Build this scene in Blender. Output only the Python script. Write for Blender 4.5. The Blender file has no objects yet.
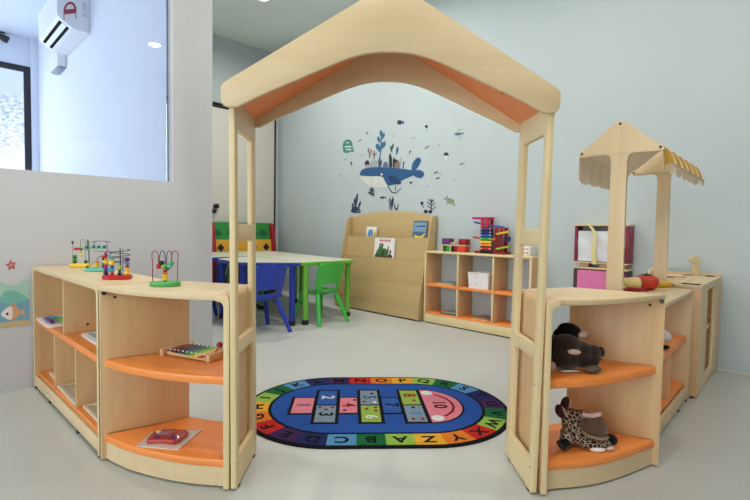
import bpy, bmesh, math, random
from mathutils import Vector, Matrix
random.seed(7)
PI = math.pi
R = math.radians
COL = bpy.context.scene.collection
SC = bpy.context.scene

# ------------------------------------------------------------------ materials
def lin(c):
    out = []
    for v in c:
        v = v / 255.0
        out.append(v / 12.92 if v <= 0.04045 else ((v + 0.055) / 1.055) ** 2.4)
    return out

def node_mat(name):
    m = bpy.data.materials.new(name)
    m.use_nodes = True
    nt = m.node_tree
    return m, nt, nt.nodes['Principled BSDF']

def mat(name, rgb, rough=0.5, var=0.06, scale=6.0, metal=0.0, spec=0.5, bump=0.0, bscale=60.0, stretch=None, sheen=0.0, coat=0.0, trans=0.0):
    """A plain coloured surface with a slight procedural variation."""
    m, nt, b = node_mat(name)
    c = lin(rgb)
    tc = nt.nodes.new('ShaderNodeTexCoord')
    mp = nt.nodes.new('ShaderNodeMapping')
    nt.links.new(tc.outputs['Object'], mp.inputs['Vector'])
    if stretch:
        mp.inputs['Scale'].default_value = stretch
    no = nt.nodes.new('ShaderNodeTexNoise')
    no.inputs['Scale'].default_value = scale
    no.inputs['Detail'].default_value = 4
    nt.links.new(mp.outputs[0], no.inputs['Vector'])
    rp = nt.nodes.new('ShaderNodeValToRGB')
    rp.color_ramp.elements[0].position = 0.3
    rp.color_ramp.elements[1].position = 0.7
    rp.color_ramp.elements[0].color = [max(0, v * (1 - var)) for v in c] + [1]
    rp.color_ramp.elements[1].color = [min(1, v * (1 + var)) for v in c] + [1]
    nt.links.new(no.outputs['Fac'], rp.inputs['Fac'])
    nt.links.new(rp.outputs['Color'], b.inputs['Base Color'])
    b.inputs['Roughness'].default_value = rough
    b.inputs['Metallic'].default_value = metal
    b.inputs['Specular IOR Level'].default_value = spec
    if sheen:
        b.inputs['Sheen Weight'].default_value = sheen
    if coat:
        b.inputs['Coat Weight'].default_value = coat
    if trans:
        b.inputs['Transmission Weight'].default_value = trans
    if bump:
        n2 = nt.nodes.new('ShaderNodeTexNoise')
        n2.inputs['Scale'].default_value = bscale
        n2.inputs['Detail'].default_value = 3
        nt.links.new(tc.outputs['Object'], n2.inputs['Vector'])
        bp = nt.nodes.new('ShaderNodeBump')
        bp.inputs['Strength'].default_value = bump
        bp.inputs['Distance'].default_value = 0.004
        nt.links.new(n2.outputs['Fac'], bp.inputs['Height'])
        nt.links.new(bp.outputs[0], b.inputs['Normal'])
    return m

def wood(name, a, b_, stretch, rough=0.42):
    """Lacquered birch: long soft streaks between two close tones plus fine fibre."""
    m, nt, b = node_mat(name)
    tc = nt.nodes.new('ShaderNodeTexCoord')
    mp = nt.nodes.new('ShaderNodeMapping')
    mp.inputs['Scale'].default_value = stretch
    nt.links.new(tc.outputs['Object'], mp.inputs['Vector'])
    n1 = nt.nodes.new('ShaderNodeTexNoise')
    n1.inputs['Scale'].default_value = 1.6
    n1.inputs['Detail'].default_value = 5
    n1.inputs['Distortion'].default_value = 0.3
    nt.links.new(mp.outputs[0], n1.inputs['Vector'])
    n2 = nt.nodes.new('ShaderNodeTexNoise')
    n2.inputs['Scale'].default_value = 9.0
    n2.inputs['Detail'].default_value = 4
    nt.links.new(mp.outputs[0], n2.inputs['Vector'])
    mx = nt.nodes.new('ShaderNodeMath'); mx.operation = 'MULTIPLY_ADD'
    mx.inputs[1].default_value = 0.35
    nt.links.new(n2.outputs['Fac'], mx.inputs[0])
    nt.links.new(n1.outputs['Fac'], mx.inputs[2])
    rp = nt.nodes.new('ShaderNodeValToRGB')
    rp.color_ramp.elements[0].position = 0.42
    rp.color_ramp.elements[1].position = 0.95
    rp.color_ramp.elements[0].color = lin(a) + [1]
    rp.color_ramp.elements[1].color = lin(b_) + [1]
    nt.links.new(mx.outputs[0], rp.inputs['Fac'])
    nt.links.new(rp.outputs['Color'], b.inputs['Base Color'])
    b.inputs['Roughness'].default_value = rough
    return m

def emis(name, rgb, strength):
    m = bpy.data.materials.new(name)
    m.use_nodes = True
    nt = m.node_tree
    b = nt.nodes['Principled BSDF']
    b.inputs['Base Color'].default_value = lin(rgb) + [1]
    b.inputs['Emission Color'].default_value = lin(rgb) + [1]
    b.inputs['Emission Strength'].default_value = strength
    return m

BIRCH_A, BIRCH_B = (226, 204, 164), (217, 192, 150)
M = {}
M['birch'] = wood('birch_upright', BIRCH_A, BIRCH_B, (16, 16, 1.2))
M['birch_flat'] = wood('birch_lengthwise', BIRCH_A, BIRCH_B, (1.2, 14, 14))
M['ply'] = wood('birch_ply_edge', (232, 212, 166), (226, 204, 156), (6, 6, 2))
M['panel'] = wood('birch_side', (224, 189, 142), (213, 174, 126), (14, 14, 1.0))
M['beech'] = wood('tan_board', (200, 174, 124), (193, 166, 115), (1.2, 14, 14))
M['orange'] = mat('orange_laminate', (246, 148, 72), 0.38, 0.05, 5)
M['underside'] = mat('orange_lining', (240, 146, 92), 0.45, 0.05, 5)
M['wall_white'] = mat('white_paint', (206, 207, 211), 0.75, 0.015, 2, bump=0.05, bscale=140)
M['wall_blue'] = mat('pale_blue_paint', (191, 203, 206), 0.75, 0.015, 2, bump=0.05, bscale=140)
M['wall_cool'] = mat('cool_white_paint', (228, 233, 244), 0.75, 0.01, 2)
M['ceiling'] = mat('ceiling_paint', (226, 236, 230), 0.85, 0.01, 2)
M['floor'] = mat('grey_vinyl', (192, 194, 190), 0.42, 0.025, 3.0, spec=0.35)
M['black'] = mat('black_plastic', (18, 18, 20), 0.45, 0.1)
M['dark'] = mat('dark_screw', (52, 34, 22), 0.4, 0.1)
M['metal'] = mat('brushed_metal', (200, 200, 198), 0.25, 0.05, metal=1.0)
M['white'] = mat('white_plastic', (240, 240, 242), 0.35, 0.01)
M['door'] = mat('door_laminate', (216, 213, 204), 0.55, 0.012, 2)

def col(name, rgb, rough=0.4, **k):
    if name not in M:
        M[name] = mat(name, rgb, rough, k.pop('var', 0.05), **k)
    return M[name]

C_RED = col('red_paint', (196, 34, 40)); C_DRED = col('deep_red_paint', (150, 20, 32))
C_GREEN = col('green_paint', (42, 160, 62)); C_YEL = col('yellow_paint', (244, 208, 40))
C_ORG = col('orange_paint', (238, 126, 44)); C_BLUE = col('blue_paint', (44, 84, 176))
C_NAVY = col('navy_paint', (34, 42, 92)); C_TEAL = col('teal_paint', (96, 196, 178))
C_PURP = col('purple_paint', (104, 50, 120)); C_LIME = col('lime_paint', (160, 200, 60))
C_MAG = col('magenta_paint', (204, 36, 110)); C_DGREEN = col('dark_green_paint', (20, 92, 62))
C_BLACK = col('black_paint', (20, 20, 24)); C_WHITE = col('white_paint_toy', (238, 236, 232))
C_GREY = col('grey_paint', (150, 156, 160)); C_SKY = col('sky_paint', (84, 150, 206))
C_PINK = col('pink_paint', (232, 140, 160))
CHAIR_GREEN = col('green_chair_plastic', (66, 186, 74), 0.35)
CHAIR_BLUE = col('blue_chair_plastic', (30, 62, 176), 0.35)
LEG_GREEN = col('green_leg_metal', (112, 186, 60), 0.35)
LEG_BLUE = col('blue_leg_metal', (42, 62, 168), 0.35)
TABLE_TOP = mat('table_laminate', (208, 208, 188), 0.4, 0.012, 3)

# ------------------------------------------------------------------ geometry
def T(x=0, y=0, z=0): return Matrix.Translation((x, y, z))
def RX(a): return Matrix.Rotation(R(a), 4, 'X')
def RY(a): return Matrix.Rotation(R(a), 4, 'Y')
def RZ(a): return Matrix.Rotation(R(a), 4, 'Z')
XZ = Matrix(((1, 0, 0, 0), (0, 0, -1, 0), (0, 1, 0, 0), (0, 0, 0, 1)))       # plate in x,z facing -y
YZ = Matrix(((0, 0, 1, 0), (1, 0, 0, 0), (0, 1, 0, 0), (0, 0, 0, 1)))        # plate in y,z facing +x
I4 = Matrix.Identity(4)

class G:
    """Collects shapes for one mesh."""
    def __init__(s):
        s.v = []; s.f = []
    def take(s, bm, Mx=I4):
        o = len(s.v)
        bm.verts.index_update()
        for v in bm.verts: s.v.append(tuple(Mx @ v.co))
        for f in bm.faces: s.f.append([o + v.index for v in f.verts])
        bm.free(); return s
    def box(s, c, d, bev=0.0, Mx=I4, seg=2):
        bm = bmesh.new()
        bmesh.ops.create_cube(bm, size=1.0)
        for v in bm.verts: v.co = Vector((v.co.x * d[0] + c[0], v.co.y * d[1] + c[1], v.co.z * d[2] + c[2]))
        if bev: bmesh.ops.bevel(bm, geom=bm.edges[:], offset=min(bev, min(d) * 0.45), segments=seg, profile=0.5, affect='EDGES')
        return s.take(bm, Mx)
    def bx(s, x0, x1, y0, y1, z0, z1, bev=0.0, Mx=I4):
        return s.box(((x0 + x1) / 2, (y0 + y1) / 2, (z0 + z1) / 2), (abs(x1 - x0), abs(y1 - y0), abs(z1 - z0)), bev, Mx)
    def prism(s, pts, z0, z1, Mx=I4, bev=0.0):
        bm = bmesh.new()
        a = [bm.verts.new((p[0], p[1], z0)) for p in pts]
        b = [bm.verts.new((p[0], p[1], z1)) for p in pts]
        n = len(pts)
        bm.faces.new(a[::-1]); bm.faces.new(b)
        for i in range(n): bm.faces.new((a[i], a[(i + 1) % n], b[(i + 1) % n], b[i]))
        bmesh.ops.recalc_face_normals(bm, faces=bm.faces[:])
        if bev:
            e = [e for e in bm.edges if abs(e.verts[0].co.z - e.verts[1].co.z) < 1e-6]
            bmesh.ops.bevel(bm, geom=e, offset=bev, segments=2, profile=0.5, affect='EDGES')
        return s.take(bm, Mx)
    def plate(s, outer, holes, t, bev=0.0, Mx=I4):
        """Flat board with holes, centred on local z, edges eased by bev."""
        cu = bpy.data.curves.new('plate', 'CURVE')
        cu.dimensions = '2D'; cu.fill_mode = 'BOTH'
        for pts in [outer] + list(holes):
            sp = cu.splines.new('POLY'); sp.points.add(len(pts) - 1)
            for q, p in zip(sp.points, pts): q.co = (p[0], p[1], 0, 1)
            sp.use_cyclic_u = True
        cu.extrude = max(t / 2 - bev, 1e-5)
        cu.bevel_depth = bev; cu.bevel_resolution = 1
        if bev: cu.offset = -bev
        ob = bpy.data.objects.new('plate', cu); COL.objects.link(ob)
        dg = bpy.context.evaluated_depsgraph_get()
        me = bpy.data.meshes.new_from_object(ob.evaluated_get(dg))
        bm = bmesh.new(); bm.from_mesh(me)
        bmesh.ops.remove_doubles(bm, verts=bm.verts[:], dist=1e-5)
        bpy.data.objects.remove(ob); bpy.data.meshes.remove(me); bpy.data.curves.remove(cu)
        return s.take(bm, Mx)
    def text(s, body, size, t=0.001, Mx=I4, bold=0.0, wide=1.0):
        cu = bpy.data.curves.new('glyph', 'FONT')
        cu.body = body; cu.size = size; cu.align_x = 'CENTER'; cu.align_y = 'CENTER'
        cu.extrude = t / 2; cu.offset = bold; cu.resolution_u = 3
        ob = bpy.data.objects.new('glyph', cu); COL.objects.link(ob)
        dg = bpy.context.evaluated_depsgraph_get()
        me = bpy.data.meshes.new_from_object(ob.evaluated_get(dg))
        bm = bmesh.new(); bm.from_mesh(me)
        bpy.data.objects.remove(ob); bpy.data.meshes.remove(me); bpy.data.curves.remove(cu)
        return s.take(bm, Mx @ Matrix.Diagonal((wide, 1, 1, 1)))
    def tube(s, pts, r, seg=8, closed=False, Mx=I4):
        pts = [Vector(p) for p in pts]; n = len(pts)
        rr = r if isinstance(r, (list, tuple)) else [r] * n
        o = len(s.v); up = None
        for i, p in enumerate(pts):
            a = pts[(i - 1) % n] if (closed or i > 0) else p
            b = pts[(i + 1) % n] if (closed or i < n - 1) else p
            d = (b - a).normalized()
            if up is None:
                up = d.orthogonal().normalized()
            up = (up - d * up.dot(d))
            up = up.normalized() if up.length > 1e-6 else d.orthogonal().normalized()
            side = d.cross(up)
            for k in range(seg):
                t = 2 * PI * k / seg
                s.v.append(tuple(Mx @ (p + (up * math.cos(t) + side * math.sin(t)) * rr[i])))
        for i in range(n if closed else n - 1):
            j = (i + 1) % n
            for k in range(seg):
                k2 = (k + 1) % seg
                s.f.append([o + i * seg + k, o + i * seg + k2, o + j * seg + k2, o + j * seg + k])
        if not closed:
            s.f.append([o + k for k in range(seg)][::-1])
            s.f.append([o + (n - 1) * seg + k for k in range(seg)])
        return s
    def cyl(s, a, b, r, r2=None, seg=16, Mx=I4):
        return s.tube([a, b], [r, r if r2 is None else r2], seg, False, Mx)
    def ell(s, c, r, Mx=I4, u=14, v=9):
        bm = bmesh.new()
        bmesh.ops.create_uvsphere(bm, u_segments=u, v_segments=v, radius=1.0)
        if not isinstance(r, (list, tuple)): r = (r, r, r)
        return s.take(bm, Mx @ T(*c) @ Matrix.Diagonal((r[0], r[1], r[2], 1)))
    def lathe(s, prof, seg=20, Mx=I4):
        o = len(s.v); n = len(prof)
        for r, z in prof:
            for k in range(seg):
                t = 2 * PI * k / seg
                s.v.append(tuple(Mx @ Vector((r * math.cos(t), r * math.sin(t), z))))
        for i in range(n - 1):
            for k in range(seg):
                k2 = (k + 1) % seg
                s.f.append([o + i * seg + k, o + i * seg + k2, o + (i + 1) * seg + k2, o + (i + 1) * seg + k])
        s.f.append([o + k for k in range(seg)][::-1])
        s.f.append([o + (n - 1) * seg + k for k in range(seg)])
        return s
    def surf(s, fn, nu, nv, thick=0.0, mask=None, Mx=I4):
        bm = bmesh.new()
        g = [[bm.verts.new(fn(i / nu, j / nv)) for j in range(nv + 1)] for i in range(nu + 1)]
        for i in range(nu):
            for j in range(nv):
                if mask and not mask((i + .5) / nu, (j + .5) / nv): continue
                bm.faces.new((g[i][j], g[i + 1][j], g[i + 1][j + 1], g[i][j + 1]))
        bmesh.ops.delete(bm, geom=[v for v in bm.verts if not v.link_faces], context='VERTS')
        bmesh.ops.recalc_face_normals(bm, faces=bm.faces[:])
        if thick: bmesh.ops.solidify(bm, geom=bm.faces[:], thickness=thick)
        return s.take(bm, Mx)

def mesh_obj(name, g, m, parent=None, angle=35):
    me = bpy.data.meshes.new(name)
    me.from_pydata(g.v, [], g.f)
    bm = bmesh.new(); bm.from_mesh(me)
    bmesh.ops.recalc_face_normals(bm, faces=bm.faces[:])
    bm.to_mesh(me); bm.free()
    me.polygons.foreach_set('use_smooth', [True] * len(me.polygons))
    me.set_sharp_from_angle(angle=R(angle))
    me.materials.append(m)
    o = bpy.data.objects.new(name, me)
    COL.objects.link(o)
    if parent is not None: o.parent = parent
    return o

part = mesh_obj

def tag(o, label, cat, group=None, kind=None):
    o['label'] = label; o['category'] = cat
    if group: o['group'] = group
    if kind: o['kind'] = kind
    return o

def thing(name, label, cat, loc=(0, 0, 0), rz=0.0, group=None):
    o = bpy.data.objects.new(name, None)
    o.empty_display_size = 0.05
    COL.objects.link(o)
    o.location = loc; o.rotation_euler = (0, 0, R(rz))
    return tag(o, label, cat, group)

def struct(name, g, m, parent=None, angle=30):
    o = mesh_obj(name, g, m, parent, angle)
    if parent is None: o['kind'] = 'structure'
    return o

def copy_tree(o, parent=None):
    c = o.copy(); COL.objects.link(c)
    if parent is not None: c.parent = parent
    for ch in list(o.children): copy_tree(ch, c)
    return c

def rrect(x0, x1, y0, y1, r, n=4):
    pts = []
    for cx, cy, a in ((x1 - r, y0 + r, -90), (x1 - r, y1 - r, 0), (x0 + r, y1 - r, 90), (x0 + r, y0 + r, 180)):
        for k in range(n + 1):
            t = R(a + 90 * k / n)
            pts.append((cx + r * math.cos(t), cy + r * math.sin(t)))
    return pts

def rpoly(pts, r, n=5):
    """Round the corners of a polygon; r is one radius or one per corner."""
    out = []; L = len(pts)
    for i, p in enumerate(pts):
        rr = r[i] if isinstance(r, (list, tuple)) else r
        p = Vector(p[:2]); a = Vector(pts[i - 1][:2]); b = Vector(pts[(i + 1) % L][:2])
        if rr <= 1e-6: out.append((p.x, p.y)); continue
        da = (a - p); db = (b - p)
        ra = min(rr, da.length * 0.49); rb = min(rr, db.length * 0.49)
        A = p + da.normalized() * ra; B = p + db.normalized() * rb
        for k in range(n + 1):
            t = k / n
            q = A * (1 - t) ** 2 + p * 2 * t * (1 - t) + B * t * t
            out.append((q.x, q.y))
    return out

def catmull(pts, n=6, closed=False):
    P = [Vector(p) for p in pts]; L = len(P); out = []
    rng = L if closed else L - 1
    for i in range(rng):
        p0 = P[(i - 1) % L] if (closed or i > 0) else P[i]
        p1 = P[i]; p2 = P[(i + 1) % L]
        p3 = P[(i + 2) % L] if (closed or i + 2 < L) else P[(i + 1) % L]
        for k in range(n):
            t = k / n
            out.append(0.5 * ((2 * p1) + (p2 - p0) * t + (2 * p0 - 5 * p1 + 4 * p2 - p3) * t * t + (3 * p1 - p0 - 3 * p2 + p3) * t ** 3))
    if not closed: out.append(P[-1])
    return [tuple(v) for v in out]

def blob(ells, voxel=0.006, smooth=4):
    """One continuous soft body grown from overlapping ellipsoids ((centre),(radii),rz,ry)."""
    g = G()
    for e in ells:
        c, r = e[0], e[1]
        rz = e[2] if len(e) > 2 else 0; ry = e[3] if len(e) > 3 else 0
        g.ell((0, 0, 0), r, T(*c) @ RZ(rz) @ RY(ry), 20, 14)
    me = bpy.data.meshes.new('blob'); me.from_pydata(g.v, [], g.f)
    ob = bpy.data.objects.new('blob', me); COL.objects.link(ob)
    md = ob.modifiers.new('r', 'REMESH'); md.mode = 'VOXEL'; md.voxel_size = voxel
    m2 = ob.modifiers.new('s', 'SMOOTH'); m2.factor = 0.5; m2.iterations = smooth
    dg = bpy.context.evaluated_depsgraph_get()
    me2 = bpy.data.meshes.new_from_object(ob.evaluated_get(dg))
    bm = bmesh.new(); bm.from_mesh(me2)
    bpy.data.objects.remove(ob); bpy.data.meshes.remove(me); bpy.data.meshes.remove(me2)
    out = G(); out.take(bm); return out
# ------------------------------------------------------------------ frames of the room
S2 = math.sqrt(2.0)
BACK = T(3.0, 3.0, 0) @ RZ(-45)          # x along the back wall, y into it
PART = T(-2.455, 2.455, 0) @ RZ(45)      # partition with the inner window
SIDE = T(-4.57, 4.57, 0) @ RZ(45)        # far side wall with the sliding door
DIVI = T(1.025, 1.025, 0) @ RZ(-45)      # wall carrying the air conditioner
OUTR = T(-6.12, 6.12, 0) @ RZ(45)        # outside wall of the next room
CEIL = 3.73
def back_pt(u, c, z=0.0):
    """Point at u along the back wall on the plane x + y = c."""
    return ((c + S2 * u) / 2, (c - S2 * u) / 2, z)

struct('floor', G().bx(-11, 7, -4, 13, -0.1, 0), M['floor'])
struct('ceiling', G().bx(-11, 7, -4, 13, CEIL, CEIL + 0.1), M['ceiling'])
struct('ceiling', G().bx(-8.74, -3.60, -8.0, -0.001, CEIL - 0.004, CEIL - 0.0005, Mx=DIVI), M['wall_cool'])
struct('wall_back', G().bx(-6.463, 1.63, 0, 0.12, 0, CEIL, Mx=BACK), M['wall_blue'])
struct('wall_side', G().bx(1.685, 4.363, 0, 0.12, 0, CEIL, Mx=SIDE), M['wall_blue'])
struct('wall_partition', G().plate([(-5.5, 0), (1.685, 0), (1.685, CEIL), (-5.5, CEIL)], [[(-5.3, 1.318), (1.386, 1.318), (1.386, 2.85), (-5.3, 2.85)]], 0.12, 0.002, PART @ T(0, 0.06, 0) @ XZ), M['wall_white'])
struct('wall_divider', G().bx(-8.74, -3.59, 0, 0.233, 0, CEIL, Mx=DIVI), M['wall_cool'])
struct('wall_outer', G().plate([(-5.5, 0), (1.45, 0), (1.45, CEIL), (-5.5, CEIL)], [[(-3.0, 0.9), (1.357, 0.9), (1.357, 3.31), (-3.0, 3.31)]], 0.14, 0.002, OUTR @ T(0, 0.07, 0) @ XZ), M['wall_cool'])
struct('wall_light_block', G().bx(-0.12, 0, -7.5, 0, 0, CEIL, Mx=T(3.0, 3.0, 0) @ RZ(-45) @ T(1.75, 0, 0)), col('light_block_taupe', (100, 84, 68), 0.8))  # unseen wall added to block daylight from the right, dark to limit bounce
struct('trim_corner_post', G().bx(1.36, 1.45, -0.05, 0.0, 0, CEIL, 0.004, OUTR), M['wall_cool'])

# clear inner pane: mirror at grazing angles, otherwise see-through
gm = bpy.data.materials.new('clear_glass'); gm.use_nodes = True
nt = gm.node_tree; nt.nodes.clear()
o_ = nt.nodes.new('ShaderNodeOutputMaterial'); mx_ = nt.nodes.new('ShaderNodeMixShader')
tr_ = nt.nodes.new('ShaderNodeBsdfTransparent'); gl_ = nt.nodes.new('ShaderNodeBsdfGlossy'); fr_ = nt.nodes.new('ShaderNodeFresnel')
tr_.inputs['Color'].default_value = (0.93, 0.96, 1.0, 1); gl_.inputs['Roughness'].default_value = 0.0
fr_.inputs['IOR'].default_value = 1.45
nt.links.new(fr_.outputs[0], mx_.inputs[0]); nt.links.new(tr_.outputs[0], mx_.inputs[1]); nt.links.new(gl_.outputs[0], mx_.inputs[2])
nt.links.new(mx_.outputs[0], o_.inputs['Surface'])
w1 = struct('window_1', G().bx(-5.3, 1.363, 0.055, 0.061, 1.319, 2.849, Mx=PART), gm)
struct('window_gasket', G().bx(1.3635, 1.373, 0.048, 0.068, 1.319, 2.849, Mx=PART), col('gasket_grey', (96, 104, 128)), w1)

# outside window of the next room: dark frame, glowing pane coloured like the blurred daylight view outside
w2 = struct('window_2', G().plate([(-3.0, 0.9), (1.357, 0.9), (1.357, 3.31), (-3.0, 3.31)], [[(-2.9, 1.0), (1.28, 1.0), (1.28, 3.23), (-2.9, 3.23)]], 0.1, 0.003, OUTR @ T(0, 0.03, 0) @ XZ), col('window_frame_black', (22, 24, 40), 0.4))
fm = bpy.data.materials.new('daylight_view_glow'); fm.use_nodes = True  # emission stands in for the bright view through the window
nt = fm.node_tree; b = nt.nodes['Principled BSDF']
tc = nt.nodes.new('ShaderNodeTexCoord'); mp = nt.nodes.new('ShaderNodeMapping'); mp.inputs['Scale'].default_value = (1, 1, 2.2)
no = nt.nodes.new('ShaderNodeTexNoise'); no.inputs['Scale'].default_value = 14; no.inputs['Detail'].default_value = 5; no.inputs['Roughness'].default_value = 0.7
n2 = nt.nodes.new('ShaderNodeTexNoise'); n2.inputs['Scale'].default_value = 1.3; n2.inputs['Detail'].default_value = 3
sx = nt.nodes.new('ShaderNodeSeparateXYZ')
rp = nt.nodes.new('ShaderNodeValToRGB')
rp.color_ramp.elements[0].position = 0.32; rp.color_ramp.elements[0].color = lin((120, 150, 178)) + [1]
rp.color_ramp.elements[1].position = 0.58; rp.color_ramp.elements[1].color = lin((246, 252, 255)) + [1]
ad = nt.nodes.new('ShaderNodeMath'); ad.operation = 'MULTIPLY_ADD'; ad.inputs[1].default_value = 0.5
sb = nt.nodes.new('ShaderNodeMath'); sb.operation = 'SUBTRACT'; sb.inputs[1].default_value = 0.23
nt.links.new(tc.outputs['Object'], mp.inputs['Vector']); nt.links.new(mp.outputs[0], no.inputs['Vector']); nt.links.new(tc.outputs['Object'], n2.inputs['Vector'])
nt.links.new(n2.outputs['Fac'], ad.inputs[0]); nt.links.new(no.outputs['Fac'], ad.inputs[2]); nt.links.new(ad.outputs[0], sb.inputs[0])
nt.links.new(sb.outputs[0], rp.inputs['Fac'])
sz = nt.nodes.new('ShaderNodeMapRange'); sz.inputs['From Min'].default_value = 2.75; sz.inputs['From Max'].default_value = 2.95
nt.links.new(tc.outputs['Object'], sx.inputs[0]); nt.links.new(sx.outputs['Z'], sz.inputs['Value'])
mk = nt.nodes.new('ShaderNodeMix'); mk.data_type = 'RGBA'; mk.inputs[7].default_value = lin((196, 214, 240)) + [1]
nt.links.new(sz.outputs[0], mk.inputs[0]); nt.links.new(rp.outputs['Color'], mk.inputs[6])
b.inputs['Base Color'].default_value = (0.02, 0.02, 0.02, 1); nt.links.new(mk.outputs[2], b.inputs['Emission Color'])
b.inputs['Emission Strength'].default_value = 0.75; b.inputs['Roughness'].default_value = 0.3
struct('window_pane', G().bx(-2.91, 1.285, 0.03, 0.045, 0.99, 3.24, Mx=OUTR), fm, w2)

# sliding door of the store in the far corner
d1 = struct('door_1', G().bx(1.69, 4.14, -0.045, -0.006, 0.01, 2.70, 0.004, SIDE), M['door'])
struct('door_track', G().bx(1.69, 4.16, -0.06, -0.001, 2.705, 2.722, 0.002, SIDE).bx(1.69, 4.16, -0.06, -0.001, 2.745, 2.765, 0.002, SIDE), M['black'], d1)
struct('door_handle', G().cyl(SIDE @ Vector((3.16, -0.045, 1.29)), SIDE @ Vector((3.16, -0.10, 1.29)), 0.035).cyl(SIDE @ Vector((3.13, -0.045, 1.22)), SIDE @ Vector((3.13, -0.09, 1.22)), 0.03), M['black'], d1)
struct('door_seal', G().bx(4.14, 4.165, -0.05, -0.002, 0.0, 2.705, 0.001, SIDE), M['black'], d1)
struct('trim_skirting', G().bx(-6.46, 1.62, -0.006, -0.0005, 0, 0.012, Mx=BACK), col('skirting_bead', (214, 216, 210)))

# ------------------------------------------------------------------ lamps
LAMP = emis('downlight_diffuser', (255, 250, 238), 14.0)
def downlight(x, y, label, group=None, energy=9.5):
    t = thing('ceiling_downlight', label, 'ceiling light', (x, y, CEIL - 0.001), 0, group)
    part('trim_ring', G().lathe([(0.085, 0), (0.10, -0.003), (0.098, -0.012), (0.082, -0.014), (0.082, -0.002)], 28), M['white'], t)
    part('diffuser', G().lathe([(0.081, -0.003), (0.081, -0.008), (0.001, -0.009)], 28), LAMP, t)
    ld = bpy.data.lights.new('downlight_lamp', 'AREA'); ld.shape = 'DISK'; ld.size = 0.16
    ld.energy = energy; ld.color = (1.0, 0.95, 0.88); ld.spread = R(165)
    lo = bpy.data.objects.new('downlight_lamp', ld); COL.objects.link(lo)
    lo.location = (0, 0, -0.02); lo.parent = t
downlight(-1.38, 5.68, 'round white recessed ceiling downlight shining above the far end of the gate roof', None, 13)
GRP = 'ceiling downlights outside the photo'
for x, y in ((-0.19, 4.45), (1.0, 3.0), (2.2, 1.63), (-1.5, 2.3), (0.0, 0.9), (1.3, -0.5)):
    downlight(x, y, 'round recessed ceiling downlight above the play area', GRP, 12 if y > 4 else 8)

def next_room_spot():
    t = thing('ceiling_spotlight', 'small black ceiling spotlight in the next room beyond the inner window', 'ceiling light', (-5.40, 6.86, CEIL - 0.001))
    part('base_plate', G().lathe([(0.05, 0), (0.05, -0.02), (0.01, -0.022)], 20), M['black'], t)
    part('lamp_head', G().cyl((0, 0, -0.02), (0, 0, -0.06), 0.012).cyl((-0.03, 0, -0.06), (0.07, 0.02, -0.10), 0.045, 0.05), M['black'], t)
next_room_spot()

# ------------------------------------------------------------------ sky, camera, view
w = bpy.data.worlds.new('daylight'); SC.world = w; w.use_nodes = True
bg = w.node_tree.nodes['Background']
bg.inputs['Color'].default_value = (0.93, 0.97, 1.0, 1); bg.inputs['Strength'].default_value = 1.85
# daylight entering the next room through its own outside window
la = bpy.data.lights.new('window_daylight', 'AREA'); la.shape = 'RECTANGLE'; la.size = 3.6; la.size_y = 2.1
la.energy = 34; la.color = (0.72, 0.84, 1.0)
lo = bpy.data.objects.new('window_daylight', la); COL.objects.link(lo)
lo.matrix_world = OUTR @ T(-0.8, -0.04, 2.1) @ RX(90)
lo.rotation_euler = (OUTR @ RX(-90)).to_euler()

cam = bpy.data.cameras.new('camera'); cam.lens = 470 / 750 * 36; cam.sensor_width = 36; cam.clip_start = 0.02
co = bpy.data.objects.new('camera', cam); COL.objects.link(co); SC.camera = co
pi_, ro_ = R(2.55), R(0.93)
cp, sp, cr, sr = math.cos(pi_), math.sin(pi_), math.cos(ro_), math.sin(ro_)
Mw = Matrix(((1, 0, 0), (0, 0, -1), (0, 1, 0)))
Pm = Matrix(((1, 0, 0), (0, cp, -sp), (0, sp, cp)))
Qm = Matrix(((cr, -sr, 0), (sr, cr, 0), (0, 0, 1)))
Rm = Qm @ Pm @ Mw
rt, dn, fw = Rm[0], Rm[1], Rm[2]
co.matrix_world = Matrix(((rt[0], -dn[0], -fw[0], 0), (rt[1], -dn[1], -fw[1], 0), (rt[2], -dn[2], -fw[2], 1.0), (0, 0, 0, 1)))

SC.view_settings.view_transform = 'Standard'
SC.view_settings.look = 'None'
SC.view_settings.gamma = 1.0
SC.view_settings.use_curve_mapping = False
SC.view_settings.exposure = 0.9
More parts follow.
